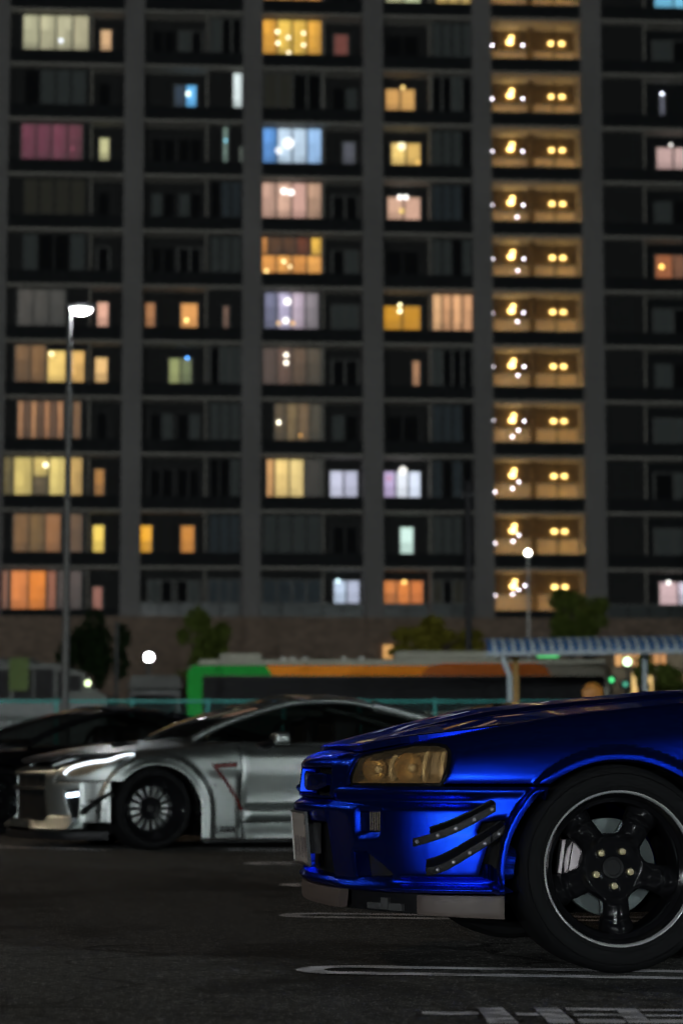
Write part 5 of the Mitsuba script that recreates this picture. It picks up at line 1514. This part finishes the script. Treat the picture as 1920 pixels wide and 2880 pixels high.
# ---------------------------------------------------------------- vans behind the fence
matt('van_white', (0.08, 0.085, 0.08), 0.5, 0.25)
matt('van_dark', (0.03, 0.035, 0.035), 0.4, 0.4)
VY = 57.0
vx = lambda px3: (px3 / 2.45) / 1.2245          # from the 2.45-fold crop of the left side to the 1568 view
VP = lambda x, y: at(x / 2.45 / 1.2245, (y / 2.45 + 1700) / 1.2245, VY)
tag('minibus', 'pale minibus with large dark windows facing right behind the fence at the left edge', 'minibus')
xl, xr, zr = VP(-300, 400)[0], VP(400, 400)[0], VP(0, 408)[2]
nose = [(xl, 0.35), (VP(735, 620)[0], 0.35), (VP(740, 640)[0], VP(740, 640)[2]), (VP(610, 560)[0], VP(610, 560)[2]), (VP(585, 470)[0], VP(585, 470)[2]), (VP(455, 440)[0], VP(455, 440)[2]), (xr, zr), (xl, zr)]
put('minibus__body', front_plate(nose, VY, VY + 2.0, 0.06), 'van_white')
put('minibus__roof_box', bevel_box(xl, VP(225, 380)[0], VY + 0.2, VY + 1.8, zr + 0.003, VP(0, 368)[2], 0.06), 'van_white', smooth=40)
for (a, b, t, o) in ((-260, -60, 450, 650), (-40, 70, 450, 650), (92, 230, 445, 655), (238, 372, 445, 655), (395, 440, 460, 655), (470, 560, 490, 600)):
    pa, pb = VP(a, o), VP(b, t)
    put('minibus__window', front_plate([(pa[0], pa[2]), (pb[0], pa[2]), (pb[0], pb[2]), (pa[0], pb[2])], VY - 0.012, VY + 0.004, 0.04), 'bus_glass')
put('minibus__lower_panel', front_plate([(xl, 0.36), (VP(700, 620)[0], 0.36), (VP(700, 660)[0], VP(700, 665)[2]), (xl, VP(700, 665)[2])], VY - 0.014, VY + 0.004), 'van_dark')
pa = VP(135, 485)
matt('sticker_green', (0.07, 0.11, 0.02), 0.6)
put('minibus__window_sticker', front_plate([(pa[0] - 0.25, pa[2] - 0.4), (pa[0] + 0.22, pa[2] - 0.38), (pa[0] + 0.22, pa[2] + 0.42), (pa[0] - 0.25, pa[2] + 0.4)], VY - 0.02, VY - 0.0125, 0.08), 'sticker_green')
for wx in (xl + 1.0, VP(560, 600)[0]):
    t = lathe([(0.2, 0.0), (0.36, 0.02), (0.37, 0.06), (0.37, 0.22), (0.2, 0.24)], 32)
    t.apply_translation((wx, VY - 0.03, 0.37))
    put('minibus__wheel', t, 'rubber', smooth=40)
s = trimesh.creation.icosphere(subdivisions=2, radius=0.07)
p = VP(614, 547)
s.apply_translation((p[0], VY - 0.3, p[2]))
put('minibus__marker_light', s, 'lamp_shell', smooth=True, emit=(2.4, 3.0, 1.6), weight=0.1)
DY = 61.0
DP = lambda x, y: at(x / 2.45 / 1.2245, (y / 2.45 + 1700) / 1.2245, DY)
tag('delivery_van', 'white roofed delivery van seen end-on behind the fence, left of the bus', 'van')
a, b = DP(872, 580), DP(1262, 490)
put('delivery_van__body', bevel_box(a[0] + 0.03, b[0] - 0.03, DY, DY + 3.4, 0.3, a[2], 0.08), 'van_dark', smooth=40)
put('delivery_van__roof', front_plate([(a[0], a[2]), (b[0], a[2]), (b[0] - 0.10, b[2]), (a[0] + 0.14, b[2])], DY - 0.02, DY + 3.4, 0.05), 'van_white')
put('delivery_van__rear_window', front_plate([(a[0] + 0.15, a[2] - 0.9), (b[0] - 0.15, a[2] - 0.9), (b[0] - 0.15, a[2] - 0.15), (a[0] + 0.15, a[2] - 0.15)], DY - 0.012, DY + 0.01, 0.05), 'bus_glass')
for x in (a[0] + 0.12, b[0] - 0.12):
    put('delivery_van__tail_light', bevel_box(x - 0.05, x + 0.05, DY - 0.02, DY + 0.02, 0.8, 1.15, 0.015), 'red_trim', smooth=40)
for x in (a[0] + 0.2, b[0] - 0.2):
    t = tube([(x - 0.08, DY + 0.5, 0.3), (x + 0.08, DY + 0.5, 0.3)], 0.3, 24)
    put('delivery_van__wheel', t, 'rubber', smooth=40)
